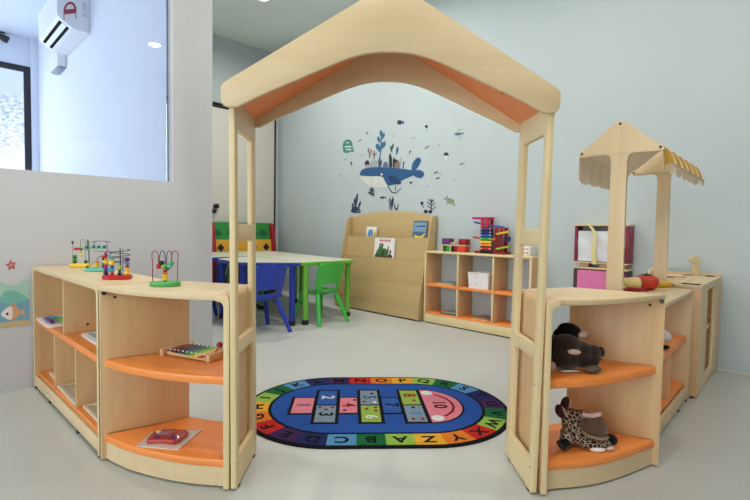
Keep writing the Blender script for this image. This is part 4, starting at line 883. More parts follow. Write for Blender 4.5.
# ------------------------------------------------------------------ alphabet rug
def rug():
    t = thing('alphabet_rug', 'oval blue alphabet rug with a hopscotch path lying inside the gate', 'rug', (0.026, 2.605, 0), 3.0)
    t.scale = (1.0, 1.02, 1.0)
    a = 0.238
    def pos(s, r):
        """Clockwise walk round the stadium, s from 0 at the far left of the top straight, in metres at radius 0.42."""
        rm = 0.42; st = 2 * a; ar = PI * rm; per = 2 * (st + ar); s = s % per
        if s < st: return (-a + s, r)
        s -= st
        if s < ar:
            th = PI / 2 - s / rm; return (a + r * math.cos(th), r * math.sin(th))
        s -= ar
        if s < st: return (a - s, -r)
        s -= st
        th = -PI / 2 - s / rm; return (-a + r * math.cos(th), r * math.sin(th))
    per = 2 * (2 * a + PI * 0.42)
    def ring(r, n=96): return [pos(per * k / n, r) for k in range(n)][::-1]
    pile = dict(rough=0.95, bump=0.3, bscale=400)
    def rc(n, c): return mat('rug_' + n, tuple(v * 0.90 for v in c), 0.95, 0.10, 60, bump=0.25, bscale=300, spec=0.15)
    rcol = {'red': rc('red', (196, 40, 36)), 'orange': rc('orange', (226, 126, 40)), 'amber': rc('amber', (234, 172, 56)), 'lime': rc('lime', (150, 190, 80)),
            'green': rc('green', (24, 104, 58)), 'sky': rc('sky', (88, 148, 196)), 'navy': rc('navy', (34, 40, 92)), 'purple': rc('purple', (66, 36, 88))}
    blk = rc('black', (16, 17, 24)); blue = rc('blue', (40, 84, 166))
    part('backing', G().prism(ring(0.498), 0.0, 0.008, bev=0.003), blk, t)
    part('field', G().prism(ring(0.347), 0.0081, 0.0095), blue, t)
    cyc = {'N': 'red', 'O': 'orange', 'P': 'amber', 'Q': 'lime', 'R': 'green', 'S': 'sky', 'T': 'navy', 'U': 'purple', 'V': 'green', 'W': 'lime', 'X': 'red', 'Y': 'orange', 'Z': 'amber',
           'A': 'lime', 'B': 'green', 'C': 'sky', 'D': 'navy', 'E': 'purple', 'F': 'red', 'G': 'orange', 'H': 'amber', 'I': 'lime', 'J': 'green', 'K': 'sky', 'L': 'navy', 'M': 'purple'}
    seg = per / 26; s_n = a - 0.066 - 0.02      # middle of N
    order = 'NOPQRSTUVWXYZABCDEFGHIJKLM'
    for i, ch in enumerate(order):
        sc_ = s_n + i * seg
        s0, s1 = sc_ - seg / 2, sc_ + seg / 2
        n = 7
        outer = [pos(s0 + (s1 - s0) * k / n, 0.476) for k in range(n + 1)]; inner = [pos(s0 + (s1 - s0) * k / n, 0.364) for k in range(n + 1)]
        p = part('letter_block', G().prism((outer + inner[::-1])[::-1], 0.0081, 0.0095), rcol[cyc[ch]], t)
        c0_ = Vector(pos(sc_, 0.420)); c1_ = Vector(pos(sc_, 0.46)); d = (c1_ - c0_).normalized()
        ang = math.degrees(math.atan2(d.y, d.x)) - 90
        part('letter', G().text(ch, 0.088, 0.001, T(c0_.x, c0_.y, 0.0101) @ RZ(ang), 0.0022, 1.15), blk, p)
    # hopscotch path, running towards +x
    grey = rc('grey', (132, 152, 170)); pink = rc('pink', (232, 136, 152)); blue2 = rc('mid_blue', (50, 94, 172)); lime2 = rc('lime_square', (156, 186, 84)); white = rc('white', (232, 232, 226)); dred = rc('dark_red', (150, 24, 30))
    slate = rc('slate', (70, 92, 130))
    fr = G()
    zf0, zf1 = 0.0096, 0.0104
    sq = [('1', -0.478, -0.350, -0.118, 0.118, pink, slate), ('2', -0.345, -0.222, 0.0, 0.236, blue2, white), ('3', -0.345, -0.222, -0.236, 0.0, grey, blk), ('4', -0.217, -0.105, -0.118, 0.118, pink, dred),
          ('5', -0.100, 0.018, 0.0, 0.236, grey, slate), ('6', -0.100, 0.018, -0.236, 0.0, lime2, white), ('7', 0.023, 0.135, -0.118, 0.118, blue2, blk), ('8', 0.140, 0.258, 0.0, 0.236, lime2, dred), ('9', 0.140, 0.258, -0.236, 0.0, grey, rcol['sky'])]
    frame = part('hopscotch_outline', G().bx(-0.487, -0.347, -0.127, 0.127, zf0, zf1).bx(-0.354, -0.212, -0.246, 0.246, zf0, zf1 + .0002).bx(-0.218, -0.104, -0.127, 0.127, zf0, zf1).bx(-0.109, 0.028, -0.246, 0.246, zf0, zf1 + .0002).bx(0.022, 0.137, -0.127, 0.127, zf0, zf1).bx(0.131, 0.266, -0.246, 0.246, zf0, zf1 + .0002)
                 .prism([(0.262, -0.246)] + [(0.268 + 0.222 * math.cos(R(k)), 0.246 * math.sin(R(k))) for k in range(-90, 91, 10)] + [(0.262, 0.246)], zf0, zf1), blk, t)
    for ch, x0, x1, y0, y1, m, dm in sq:
        p = part('hopscotch_square', G().bx(x0 + 0.008, x1 - 0.008, y0 + 0.008, y1 - 0.008, 0.0107, 0.0114), m, t)
        cx, cy = (x0 + x1) / 2, (y0 + y1) / 2
        off = {'2': 0.0, '3': -0.01, '5': 0.0, '6': -0.045, '8': 0.03, '9': 0.0}.get(ch, 0)
        part('digit', G().text(ch, 0.105 if ch not in '69' else 0.09, 0.0008, T(cx, cy + off, 0.012) @ RZ(-90), 0.0022, 1.0), dm, p)
        dots = {'3': [(-.035, .085, dred), (0.0, .055, dred), (.035, .085, dred)], '4': [(.035, .075, blk), (-.02, -.075, rcol['purple'])], '5': [(.02, .06, blk), (-.03, -.07, dred), (.03, -.075, white)], '6': [(-.02, .06, dred), (.03, .08, dred), (.03, .035, dred)],
                '7': [(-.02, .055, slate)], '8': [(.02, -.05, dred)], '9': [(0.0, .08, blk), (-.02, -.075, dred), (.03, -.075, dred)]}.get(ch, [])
        for dx, dy, m2 in dots:
            part('dot', G().prism(circ(cx + dx, cy + dy, 0.011, 0.013, 8), 0.0115, 0.0120), m2, p)
    hd = [(0.272, -0.236)] + [(0.272 + 0.206 * math.cos(R(k)), 0.236 * math.sin(R(k))) for k in range(-90, 91, 10)] + [(0.272, 0.236)]
    p = part('hopscotch_end', G().prism(hd, 0.0107, 0.0114), pink, t)
    part('digit', G().text('10', 0.105, 0.0008, T(0.352, 0.0, 0.012) @ RZ(-90), 0.0025), blk, p)
    g = []
    for k in range(-60, 61, 8): g.append((0.272 + 0.150 * math.cos(R(k)), 0.175 * math.sin(R(k))))
    for k in range(60, -61, -8): g.append((0.272 + 0.165 * math.cos(R(k)), 0.190 * math.sin(R(k))))
    part('arc_line', G().prism(g[::-1], 0.0115, 0.0120), dred, p)
    for sg in (-1, 1):
        part('corner_patch', G().prism(circ(0.310, sg * 0.185, 0.034, 0.036), 0.0116, 0.0121), white, p)
rug()

# ------------------------------------------------------------------ bead mazes
def arch_pts(x0, x1, z0, zt, y=0.0, n=8, z1=None):
    r = (x1 - x0) / 2; z1 = z0 if z1 is None else z1
    return [(x0, y, z0), (x0, y, (z0 + zt - abs(r)) / 2)] + [((x0 + x1) / 2 - r * math.cos(PI * k / n), y, zt - abs(r) + abs(r) * math.sin(PI * k / n)) for k in range(n + 1)] + [(x1, y, z1)]
def bead(t, c, r, m, flat=1.0, lengthways=False):
    if lengthways: part('bead', G().cyl((c[0] - r, c[1], c[2]), (c[0] + r, c[1], c[2]), r * 0.8), m, t)
    else: part('bead', G().ell(c, (r, r, r * flat), I4, 12, 8), m, t)
WR = 0.0018
def maze_green():
    t = thing('bead_maze', 'bead maze with red and blue wire loops on a green oval base', 'toy', (-0.882, 1.972, 0.7455), 8)
    part('base', G().prism(circ(0, 0, 0.062, 0.038, 32), 0, 0.020, bev=0.004), col('leaf_green_base', (84, 176, 92)), t)
    for s in (-1, 1):
        part('wire', G().tube(catmull([(s * 0.050, 0, 0.02), (s * 0.050, 0, 0.09), (s * 0.052, 0, 0.135), (s * 0.040, 0, 0.148), (s * 0.028, 0.0, 0.135), (s * 0.026, 0.0, 0.10), (s * 0.018, 0, 0.078), (0, 0, 0.075)], 6), WR), C_DRED, t)
        part('wire', G().tube(catmull([(s * 0.001, 0.012, 0.02), (s * 0.002, 0.012, 0.10), (s * 0.006, 0.012, 0.140), (s * 0.014, 0.012, 0.148), (s * 0.022, 0.012, 0.138), (s * 0.024, 0.0, 0.10), (s * 0.010, -0.01, 0.09)], 6), WR), C_NAVY, t)
    for z, m, r in ((0.030, C_YEL, 0.013), (0.042, C_YEL, 0.0125), (0.053, C_ORG, 0.0115), (0.064, C_RED, 0.0105)):
        bead(t, (0.0, 0.0, z), r, m, 0.6)
    bead(t, (-0.026, 0, 0.083), 0.010, C_RED, 1.2); bead(t, (-0.014, 0, 0.098), 0.012, C_BLACK, 0.9); bead(t, (0.002, 0, 0.082), 0.011, C_GREEN)
    bead(t, (0.018, 0, 0.085), 0.012, C_TEAL, 0.8); bead(t, (0.028, 0, 0.096), 0.010, C_GREEN, 0.7); bead(t, (0.010, 0, 0.076), 0.010, C_DGREEN, .8); bead(t, (-.008, .0, .084), .009, C_LIME)
maze_green()
def maze_red():
    t = thing('bead_maze', 'bead maze with stacked bead figures and spiral wire on a red base', 'toy', (-1.222, 2.225, 0.7435), 12)
    t.scale = (0.92, 0.92, 0.95)
    part('base', G().prism([(-0.066, -0.020), (-0.030, -0.045), (0.066, -0.030), (0.062, 0.035), (-0.055, 0.040)], 0, 0.020, bev=0.003), C_RED, t)
    part('post', G().cyl((0.014, 0.0, 0.02), (0.014, 0.0, 0.152), 0.0026), C_BLACK, t); part('post', G().cyl((0.024, 0.004, 0.02), (0.026, 0.004, 0.152), 0.0026), C_GREY, t)
    sp_ = []
    for k in range(60):
        a = k / 60 * 2 * PI * 3.2; sp_.append((0.010 + 0.050 * math.cos(a), 0.034 * math.sin(a), 0.072 + k * 0.00128))
    part('wire', G().tube(sp_, WR), C_NAVY, t)
    for x, y, seq in ((-0.052, -0.006, ((C_NAVY, .012), (C_PURP, .012), (C_MAG, .011), (C_YEL, .013), (C_ORG, .008), (C_DRED, .009), (C_DRED, .008))), (-0.018, -0.022, ((C_RED, .010), (C_SKY, .012), (C_BLUE, .010), (C_YEL, .016), (C_TEAL, .010))),
                      (0.016, -0.018, ((C_BLACK, .010), (C_DGREEN, .008), (C_LIME, .011))), (0.050, -0.010, ((C_YEL, .012), (C_YEL, .011), (C_RED, .010), (C_SKY, .011), (C_PURP, .013)))):
        z = 0.020
        for m, r in seq:
            bead(t, (x, y, z + r * 0.8), r, m, 0.85); z += r * 1.55
    bead(t, (-0.032, -0.018, 0.045), 0.008, C_SKY)
maze_red()
def maze_teal():
    t = thing('bead_maze', 'bead maze with curling navy wire on a turquoise base', 'toy', (-1.528, 2.600, 0.7435), 10)
    t.scale = (1.0, 1.0, 0.92)
    part('base', G().prism(rrect(-0.066, 0.060, -0.036, 0.036, 0.012), 0, 0.018, bev=0.003), C_TEAL, t)
    part('wire', G().tube(catmull([(-0.012, 0, 0.018), (-0.012, 0, 0.065), (0.0, 0, 0.085), (0.03, 0, 0.09), (0.055, 0.01, 0.098), (0.05, 0.01, 0.115), (0.0, 0, 0.118), (-0.03, 0, 0.12)], 6), WR), C_NAVY, t)
    part('wire', G().tube(catmull([(-0.045, 0.01, 0.172), (-0.02, 0.01, 0.178), (0.02, 0.01, 0.180), (0.058, 0.01, 0.172)], 5), WR), C_NAVY, t)
    part('wire', G().tube(catmull([(0.036, 0, 0.018), (0.036, 0, 0.09), (0.042, 0, 0.15), (0.035, 0, 0.176), (0.0, 0, 0.18), (-0.022, 0, 0.172), (-0.03, 0, 0.14)], 6), WR), C_BLUE, t)
    for k in range(6): bead(t, (-0.038 + k * 0.013, 0, 0.142 + 0.003 * (k % 2)), 0.010, C_DGREEN if k % 2 else C_TEAL, 1.0)
    for z, m, r in ((0.026, C_YEL, .011), (0.040, C_YEL, .011), (0.054, C_ORG, .011)): bead(t, (-0.012, 0, z), r, m, 0.75)
    for z, m, r in ((0.028, C_BLACK, .011), (0.042, C_DGREEN, .011), (0.056, C_TEAL, .010), (0.074, C_BLACK, .011), (0.088, C_RED, .012)): bead(t, (0.028, -0.012, z), r, m, 0.75)
    bead(t, (-0.055, -0.015, 0.024), 0.008, C_DGREEN)
maze_teal()
def maze_yellow():
    t = thing('bead_maze', 'bead maze with green wire uprights on a yellow base', 'toy', (-1.778, 2.835, 0.7435), 10)
    part('base', G().prism(rrect(-0.052, 0.052, -0.036, 0.036, 0.012), 0, 0.020, bev=0.003), C_YEL, t)
    part('post', G().cyl((-0.044, 0, 0.02), (-0.044, 0, 0.155), 0.0025), C_GREY, t); bead(t, (-0.044, 0, 0.147), 0.006, C_NAVY, 1.8)
    part('wire', G().tube(arch_pts(0.0, 0.026, 0.085, 0.165, 0), WR), C_GREEN, t)
    part('wire', G().tube([(0.026, 0, 0.09), (0.026, 0, 0.02)], WR), C_GREEN, t)
    part('post', G().cyl((0.046, 0, 0.02), (0.046, 0, 0.16), 0.003), C_DGREEN, t); part('post', G().cyl((0.038, 0, 0.10), (0.038, 0, 0.165), 0.0025), C_BLACK, t)
    part('wire', G().tube([(-0.036, 0, 0.108), (0.0, 0, 0.108), (0.02, 0, 0.112), (0.046, 0, 0.12)], WR), C_RED, t)
    for x in (-0.030, -0.018, -0.006): bead(t, (x, 0, 0.108), 0.0085, C_RED)
    bead(t, (0.004, 0, 0.106), 0.008, C_DRED); bead(t, (0.020, 0, 0.112), 0.009, C_TEAL); bead(t, (0.034, 0, 0.118), 0.009, C_DGREEN)
    for z, m in ((0.028, C_DGREEN), (0.042, C_GREEN), (0.056, C_DGREEN), (0.066, C_GREEN)): bead(t, (-0.032, 0, z), 0.012, m, 0.65)
    bead(t, (0.0, 0, 0.072), 0.009, C_YEL); bead(t, (0.028, 0, 0.03), 0.011, C_DGREEN)
maze_yellow()

# ------------------------------------------------------------------ things on the shelves
def xylophone():
    t = thing('xylophone', 'wooden xylophone with rainbow bars lying on the middle orange shelf', 'toy', (-0.770, 2.045, 0.4345), -25)
    w = 0.29
    # long rails
    part('end_block', G().bx(-0.134, -0.114, -0.090, 0.090, 0.0, 0.030, 0.003), M['panel'], t)
    part('end_block', G().bx(0.114, 0.134, -0.072, 0.088, 0.0, 0.034, 0.003), M['panel'], t)
    for y, s in ((-0.062, 1), (0.052, 1)):
        part('rail', G().bx(-0.1135, 0.1135, y - 0.008, y + 0.008, 0.004, 0.020, 0.002), M['panel'], t)
    cols = [C_DRED, col('aubergine_bar', (52, 30, 52)), C_BLACK, C_NAVY, C_DGREEN, C_GREEN, C_LIME, C_YEL, C_RED]
    for k, m in enumerate(cols):
        x = -0.098 + k * 0.0245; hl = 0.068 + k * 0.002
        b = part('bar', G().bx(x - 0.0105, x + 0.0105, -0.006 - hl, -0.006 + hl, 0.0205, 0.026, 0.002), m, t)
        for py_ in (-0.062, 0.052): part('pin', G().cyl((x, py_, 0.0262), (x, py_, 0.030), 0.005, 0.004, 10), C_WHITE, b)
    m_ = thing('mallet', 'red headed wooden mallet resting on the xylophone bars', 'toy', (-0.715, 2.05, 0.4615), -30)
    part('head', G().ell((0.02, 0.03, 0.014), 0.014), C_DRED, m_); part('stick', G().cyl((0.02, 0.028, 0.010), (0.085, -0.05, 0.007), 0.004), C_RED, m_)
xylophone()
def bagged_toy():
    t = thing('packaged_toy', 'red toy car sealed in a clear bag with white card on the bottom orange shelf', 'toy', (-0.842, 1.907, 0.1155), 3)
    card = [(-0.100, -0.062), (0.076, -0.094), (0.108, 0.086), (-0.098, 0.066)]
    part('card', G().prism(card, 0.0, 0.004), col('pale_card', (226, 214, 202)), t)
    body = catmull([(-0.070, -0.030), (-0.060, -0.052), (0.0, -0.050), (0.045, -0.058), (0.065, -0.02), (0.072, 0.030), (0.03, 0.048), (-0.03, 0.052), (-0.068, 0.025)], 5, True)
    car = part('car_body', G().prism([(p[0], p[1]) for p in body], 0.0042, 0.024, bev=0.006), col('toy_car_red', (188, 62, 52), 0.25), t)
    part('window', G().prism(circ(-0.01, 0.01, 0.03, 0.018), 0.0241, 0.0275), col('toy_lilac', (170, 130, 160), 0.2), car)
    for x, y in ((-0.035, -0.030), (0.035, -0.036)): part('wheel', G().lathe([(0.014, 0.0241), (0.014, 0.028), (0.005, 0.0285)], 16, T(x, y, 0)), C_PURP, car)
    part('headlamp', G().ell((-0.045, 0.02, 0.025), (0.012, 0.01, 0.004)), C_WHITE, car)
    bag = bpy.data.materials.new('clear_bag'); bag.use_nodes = True; n_ = bag.node_tree; n_.nodes.clear()
    oo = n_.nodes.new('ShaderNodeOutputMaterial'); mm = n_.nodes.new('ShaderNodeMixShader'); tt = n_.nodes.new('ShaderNodeBsdfTransparent'); gg = n_.nodes.new('ShaderNodeBsdfGlossy'); gg.inputs['Roughness'].default_value = 0.15
    mm.inputs[0].default_value = 0.10
    n_.links.new(tt.outputs[0], mm.inputs[1]); n_.links.new(gg.outputs[0], mm.inputs[2]); n_.links.new(mm.outputs[0], oo.inputs['Surface'])
    def fn(u, v):
        a = Vector(card[0]) * (1 - u) * (1 - v) + Vector(card[1]) * u * (1 - v) + Vector(card[2]) * u * v + Vector(card[3]) * (1 - u) * v
        h = 0.0045 + 0.026 * (math.sin(PI * u) * math.sin(PI * v)) ** 0.5 + 0.002 * math.sin(14 * u + 9 * v)* math.sin(PI * u) * math.sin(PI * v)
        return (a.x, a.y, h)
    part('clear_bag', G().surf(fn, 20, 16), bag, t, 60)
bagged_toy()

def on_straight(lx, ly, z):
    p = Matrix.Translation((-2.066, 2.826, 0)) @ RZ(-43.6) @ Vector((lx, ly, z)); return tuple(p)
def magnet_board():
    t = thing('activity_tray', 'white tray of colourful stationery jutting from the upper far compartment', 'tray', on_straight(0.13, 0.055, 0.4255), -45)
    part('tray', G().prism(rrect(-0.085, 0.26, -0.055, 0.16, 0.03), 0, 0.014, bev=0.004), col('blush_tray', (240, 224, 220)), t)
    part('sheet', G().prism([(-0.02, -0.03), (0.15, -0.04), (0.17, 0.10), (0.0, 0.11)], 0.0145, 0.018), col('pale_blue_sheet', (150, 190, 214)), t)
    part('pen_case', G().bx(0.06, 0.22, -0.035, -0.012, 0.0182, 0.034, 0.005), C_PURP, t)
    part('green_card', G().prism([(0.09, 0.02), (0.23, 0.02), (0.23, 0.13), (0.10, 0.13)], 0.0185, 0.027), col('bright_green_card', (110, 200, 70)), t)
    part('marker', G().cyl((0.0, 0.0, 0.024), (0.09, 0.03, 0.024), 0.005), C_SKY, t)
magnet_board()
def puzzle_tray(lx, ly, w_, d_, label, pic):
    t = thing('puzzle_tray', label, 'puzzle', on_straight(lx, ly, 0.0985), -45)
    part('frame', G().plate([(0, 0), (w_, 0), (w_, d_), (0, d_)], [rrect(0.02, w_ - 0.02, 0.02, d_ - 0.02, 0.01)], 0.010, 0.001, T(0, 0, 0.005)), col('cream_board', (238, 230, 212)), t)
    part('base', G().bx(0.021, w_ - 0.021, 0.021, d_ - 0.021, 0.0, 0.004), col('cream_base', (222, 212, 190)), t)
    for k, (px_, py_, r, m) in enumerate(pic):
        part('piece', G().prism(circ(px_ * w_, py_ * d_, r, r * 0.8, 9), 0.0041, 0.010), m, t)
beige = col('puzzle_tan', (196, 176, 132)); moss = col('puzzle_green', (140, 150, 110))
puzzle_tray(0.10, 0.055, 0.28, 0.22, 'cream puzzle tray in the lower compartment nearest the partition', [(.3, .3, .03, beige), (.7, .6, .035, moss)])
puzzle_tray(0.417, 0.030, 0.385, 0.25, 'cream animal puzzle tray in the middle lower compartment', [(.2, .3, .035, beige), (.5, .35, .04, beige), (.75, .3, .03, moss), (.35, .7, .04, C_SKY), (.7, .72, .035, beige)])
puzzle_tray(0.84, 0.045, 0.36, 0.25, 'cream puzzle tray in the lower compartment nearest the curved shelf', [(.3, .35, .045, beige), (.65, .5, .045, col('puzzle_brown', (150, 110, 70)))])
def book_tray():
    t = thing('picture_board', 'white board book with a blue sea picture in the upper near compartment', 'book', on_straight(0.72, 0.10, 0.4255), -45)
    part('pages', G().prism(rrect(-0.03, 0.36, -0.025, 0.17, 0.02), 0, 0.012, bev=0.002), C_WHITE, t)
    part('picture', G().prism([(0.0, 0.0), (0.34, 0.0), (0.34, 0.15), (0.02, 0.15)], 0.0121, 0.0135), col('sea_picture', (150, 196, 210)), t)
    part('picture', G().prism([(0.0, 0.10), (0.34, 0.08), (0.34, 0.15), (0.02, 0.15)], 0.0136, 0.016), col('deep_sea_picture', (70, 90, 120)), t)
book_tray()

# ------------------------------------------------------------------ plush toys
PLUSH = mat('dark_plush', (50, 36, 28), 0.95, 0.3, 40, bump=0.6, bscale=220, sheen=0.4, spec=0.1)
PLUSH2 = mat('brown_plush', (98, 74, 56), 0.95, 0.2, 40, bump=0.6, bscale=220, sheen=0.4, spec=0.1)
PLBLACK = mat('black_plush', (14, 12, 12), 0.95, 0.2, 40, bump=0.5, bscale=220, sheen=0.2, spec=0.1)
PLPINK = mat('pale_plush', (214, 186, 174), 0.95, 0.1, 40, bump=0.5, bscale=220, spec=0.1)
PLWHITE = mat('white_plush', (236, 230, 226), 0.95, 0.05, 40, bump=0.5, bscale=220, spec=0.1)
def plush_dog():
    t = thing('plush_dog', 'dark brown plush dog with pale ear tips lying on the middle shelf', 'plush toy', (0.822, 1.930, 0.4345), 0)
    part('body', blob([((-0.085, 0.02, 0.075), (0.07, 0.06, 0.068), 0), ((-0.025, 0.0, 0.085), (0.075, 0.065, 0.066), 0), ((0.04, -0.01, 0.075), (0.06, 0.05, 0.046), 0, 12), ((0.088, -0.015, 0.074), (0.036, 0.040, 0.036), 0, 6),
                       ((0.055, -0.02, 0.032), (0.062, 0.042, 0.022), 0, -4), ((-0.03, -0.01, 0.04), (0.075, 0.055, 0.038), 0), ((-0.12, -0.02, 0.03), (0.045, 0.03, 0.028), 10)], 0.006, 4), PLUSH, t, 80)
    part('ear', blob([((0.0, 0.03, 0.158), (0.062, 0.022, 0.036), 10, 14), ((-0.045, 0.03, 0.135), (0.03, 0.024, 0.035), 0)], 0.006, 3), PLBLACK, t, 80)
    part('ear_tip', G().ell((0, 0, 0), (0.026, 0.018, 0.017), T(0.058, 0.018, 0.146) @ RY(-24)), PLPINK, t)
    part('ear', blob([((-0.112, -0.035, 0.085), (0.026, 0.02, 0.055), 0, 10)], 0.006, 2), PLBLACK, t, 80)
    part('eye_patch', G().ell((0, 0, 0), (0.030, 0.010, 0.012), T(-0.014, -0.062, 0.088) @ RZ(4) @ RY(4)), PLPINK, t)
    part('nose', G().ell((0.116, -0.030, 0.082), (0.015, 0.021, 0.022)), M['black'], t)
    part('mouth', G().tube(catmull([(0.112, -0.040, 0.052), (0.08, -0.064, 0.054), (0.04, -0.066, 0.052), (0.0, -0.062, 0.058)], 4), 0.004), M['black'], t)
    part('paw', blob([((0.066, -0.072, 0.020), (0.036, 0.022, 0.017), 8)], 0.005, 2), mat('mottled_plush', (96, 84, 74), 0.95, 0.5, 90, bump=0.6, bscale=200), t, 80)
    part('paw_trim', G().ell((-0.030, -0.064, 0.007), (0.042, 0.008, 0.004)), PLWHITE, t)
    part('paw', G().ell((-0.105, -0.055, 0.022), (0.016, 0.016, 0.022)), PLPINK, t)
    t.scale = (0.93, 0.93, 0.96)
plush_dog()
def plush_giraffe():
    m, nt, b = node_mat('giraffe_plush')
    tc = nt.nodes.new('ShaderNodeTexCoord'); vo = nt.nodes.new('ShaderNodeTexVoronoi'); vo.feature = 'DISTANCE_TO_EDGE'; vo.inputs['Scale'].default_value = 52
    rp = nt.nodes.new('ShaderNodeValToRGB'); rp.color_ramp.elements[0].position = 0.04; rp.color_ramp.elements[0].color = lin((196, 180, 156)) + [1]
    rp.color_ramp.elements[1].position = 0.09; rp.color_ramp.elements[1].color = lin((50, 28, 20)) + [1]
    nt.links.new(tc.outputs['Object'], vo.inputs['Vector']); nt.links.new(vo.outputs['Distance'], rp.inputs['Fac']); nt.links.new(rp.outputs['Color'], b.inputs['Base Color']); b.inputs['Roughness'].default_value = 0.95
    t = thing('plush_giraffe', 'spotted plush giraffe with brown muzzle lying on the bottom shelf', 'plush toy', (0.868, 1.905, 0.1155), 0)
    part('body', blob([((-0.045, 0.02, 0.100), (0.040, 0.042, 0.075), 0, -6), ((-0.05, 0.02, 0.145), (0.038, 0.034, 0.032), 0), ((-0.02, 0.02, 0.05), (0.07, 0.055, 0.048), 0), ((0.035, -0.02, 0.026), (0.075, 0.034, 0.024), -8), ((0.085, 0.0, 0.030), (0.05, 0.04, 0.026), 0),
                       ((-0.075, -0.02, 0.045), (0.035, 0.028, 0.035), 0), ((-0.01, 0.015, 0.15), (0.045, 0.032, 0.022), 0)], 0.006, 3), m, t, 80)
    part('muzzle', blob([((0.042, -0.005, 0.108), (0.060, 0.046, 0.046), 0, 4), ((0.062, -0.012, 0.092), (0.045, 0.042, 0.036), 0)], 0.006, 4), PLUSH2, t, 80)
    part('lip', G().tube(catmull([(0.100, -0.030, 0.062), (0.06, -0.052, 0.062), (0.01, -0.046, 0.074), (-0.02, -0.036, 0.092)], 5), [0.007] * 16), mat('lip_plush', (150, 122, 92), 0.95, 0.1, 40), t)
    for x, y, z, a in ((-0.098, 0.01, 0.165, -24), (-0.062, 0.045, 0.188, 8)):
        e = part('ear', G().ell((0, 0, 0), (0.022, 0.014, 0.036), T(x, y, z) @ RY(a)), mat('ear_plush', (66, 30, 26), 0.95, 0.2, 40), t)
        part('inner_ear', G().ell((0, 0, 0), (0.006, 0.014, 0.030), T(x + 0.016, y - 0.006, z) @ RY(a)), PLPINK, e)
    part('horn', G().tube(catmull([(-0.01, -0.012, 0.162), (0.03, -0.018, 0.158), (0.075, -0.016, 0.168)], 4), [0.010] * 4 + [0.011] * 4 + [0.006], 10), PLPINK, t)
    part('hoof', G().tube([(-0.082, -0.032, 0.040), (-0.112, -0.045, 0.024)], [0.022, 0.026], 14), PLBLACK, t)
    part('hoof', G().ell((0.125, -0.005, 0.040), (0.030, 0.03, 0.026)), PLBLACK, t)
    part('foot_patch', G().ell((0.048, -0.050, 0.012), (0.035, 0.014, 0.011)), PLWHITE, t)
    part('foot_patch', G().ell((0.105, -0.034, 0.012), (0.026, 0.014, 0.011)), PLPINK, t)
    t.scale = (0.92, 0.92, 0.87)
plush_giraffe()
def plush_panda():
    p = STALL @ Vector((-0.53, 0.135, 0.3885))
    t = thing('plush_penguin', 'black and white plush toy half hidden on the market stall shelf', 'plush toy', tuple(p), 20)
    part('body', blob([((0, 0.02, 0.07), (0.075, 0.06, 0.068), 0), ((-0.02, 0.0, 0.03), (0.075, 0.05, 0.03), 0)], 0.006, 3), PLBLACK, t, 80)
    part('face', G().ell((0, 0, 0), (0.062, 0.03, 0.034), T(0.028, -0.030, 0.072) @ RY(22)), PLWHITE, t)
    part('beak', G().ell((0.055, -0.05, 0.050), (0.022, 0.012, 0.008)), PLPINK, t)
    part('foot', G().ell((0.03, -0.045, 0.012), (0.03, 0.02, 0.011)), PLBLACK, t)
plush_panda()

# ------------------------------------------------------------------ play food on the stall
def tomato():
    p = Vector((1.605, 2.765, 0.6715))
    t = thing('toy_tomato', 'red toy tomato on the market stall counter', 'toy food', tuple(p), 0)
    g = G(); n = 28; prof = [(0.001, 0.006), (0.024, 0.0), (0.046, 0.012), (0.055, 0.034), (0.050, 0.056), (0.032, 0.070), (0.014, 0.070), (0.001, 0.066)]
    def fn(u, v):
        k = v * (len(prof) - 1); i = min(int(k), len(prof) - 2); f_ = k - i
        r = prof[i][0] * (1 - f_) + prof[i + 1][0] * f_; z = prof[i][1] * (1 - f_) + prof[i + 1][1] * f_
        a = 2 * PI * u; r *= 1 + 0.05 * math.cos(5 * a)
        return (r * math.cos(a), r * math.sin(a), z)
    part('fruit', G().surf(fn, 40, 21), col('tomato_red', (206, 60, 44), 0.4), t, 80)
    s = G()
    for k in range(5):
        a = 2 * PI * k / 5
        s.tube([(0, 0, 0.070), (0.014 * math.cos(a), 0.014 * math.sin(a), 0.075), (0.026 * math.cos(a), 0.026 * math.sin(a), 0.072)], [0.004, 0.004, 0.001], 6)
    s.cyl((0, 0, 0.068), (0.002, 0, 0.085), 0.003)
    part('stalk', s, col('stalk_green', (56, 60, 34)), t)
    t.scale = (1.28, 1.28, 1.15)
tomato()
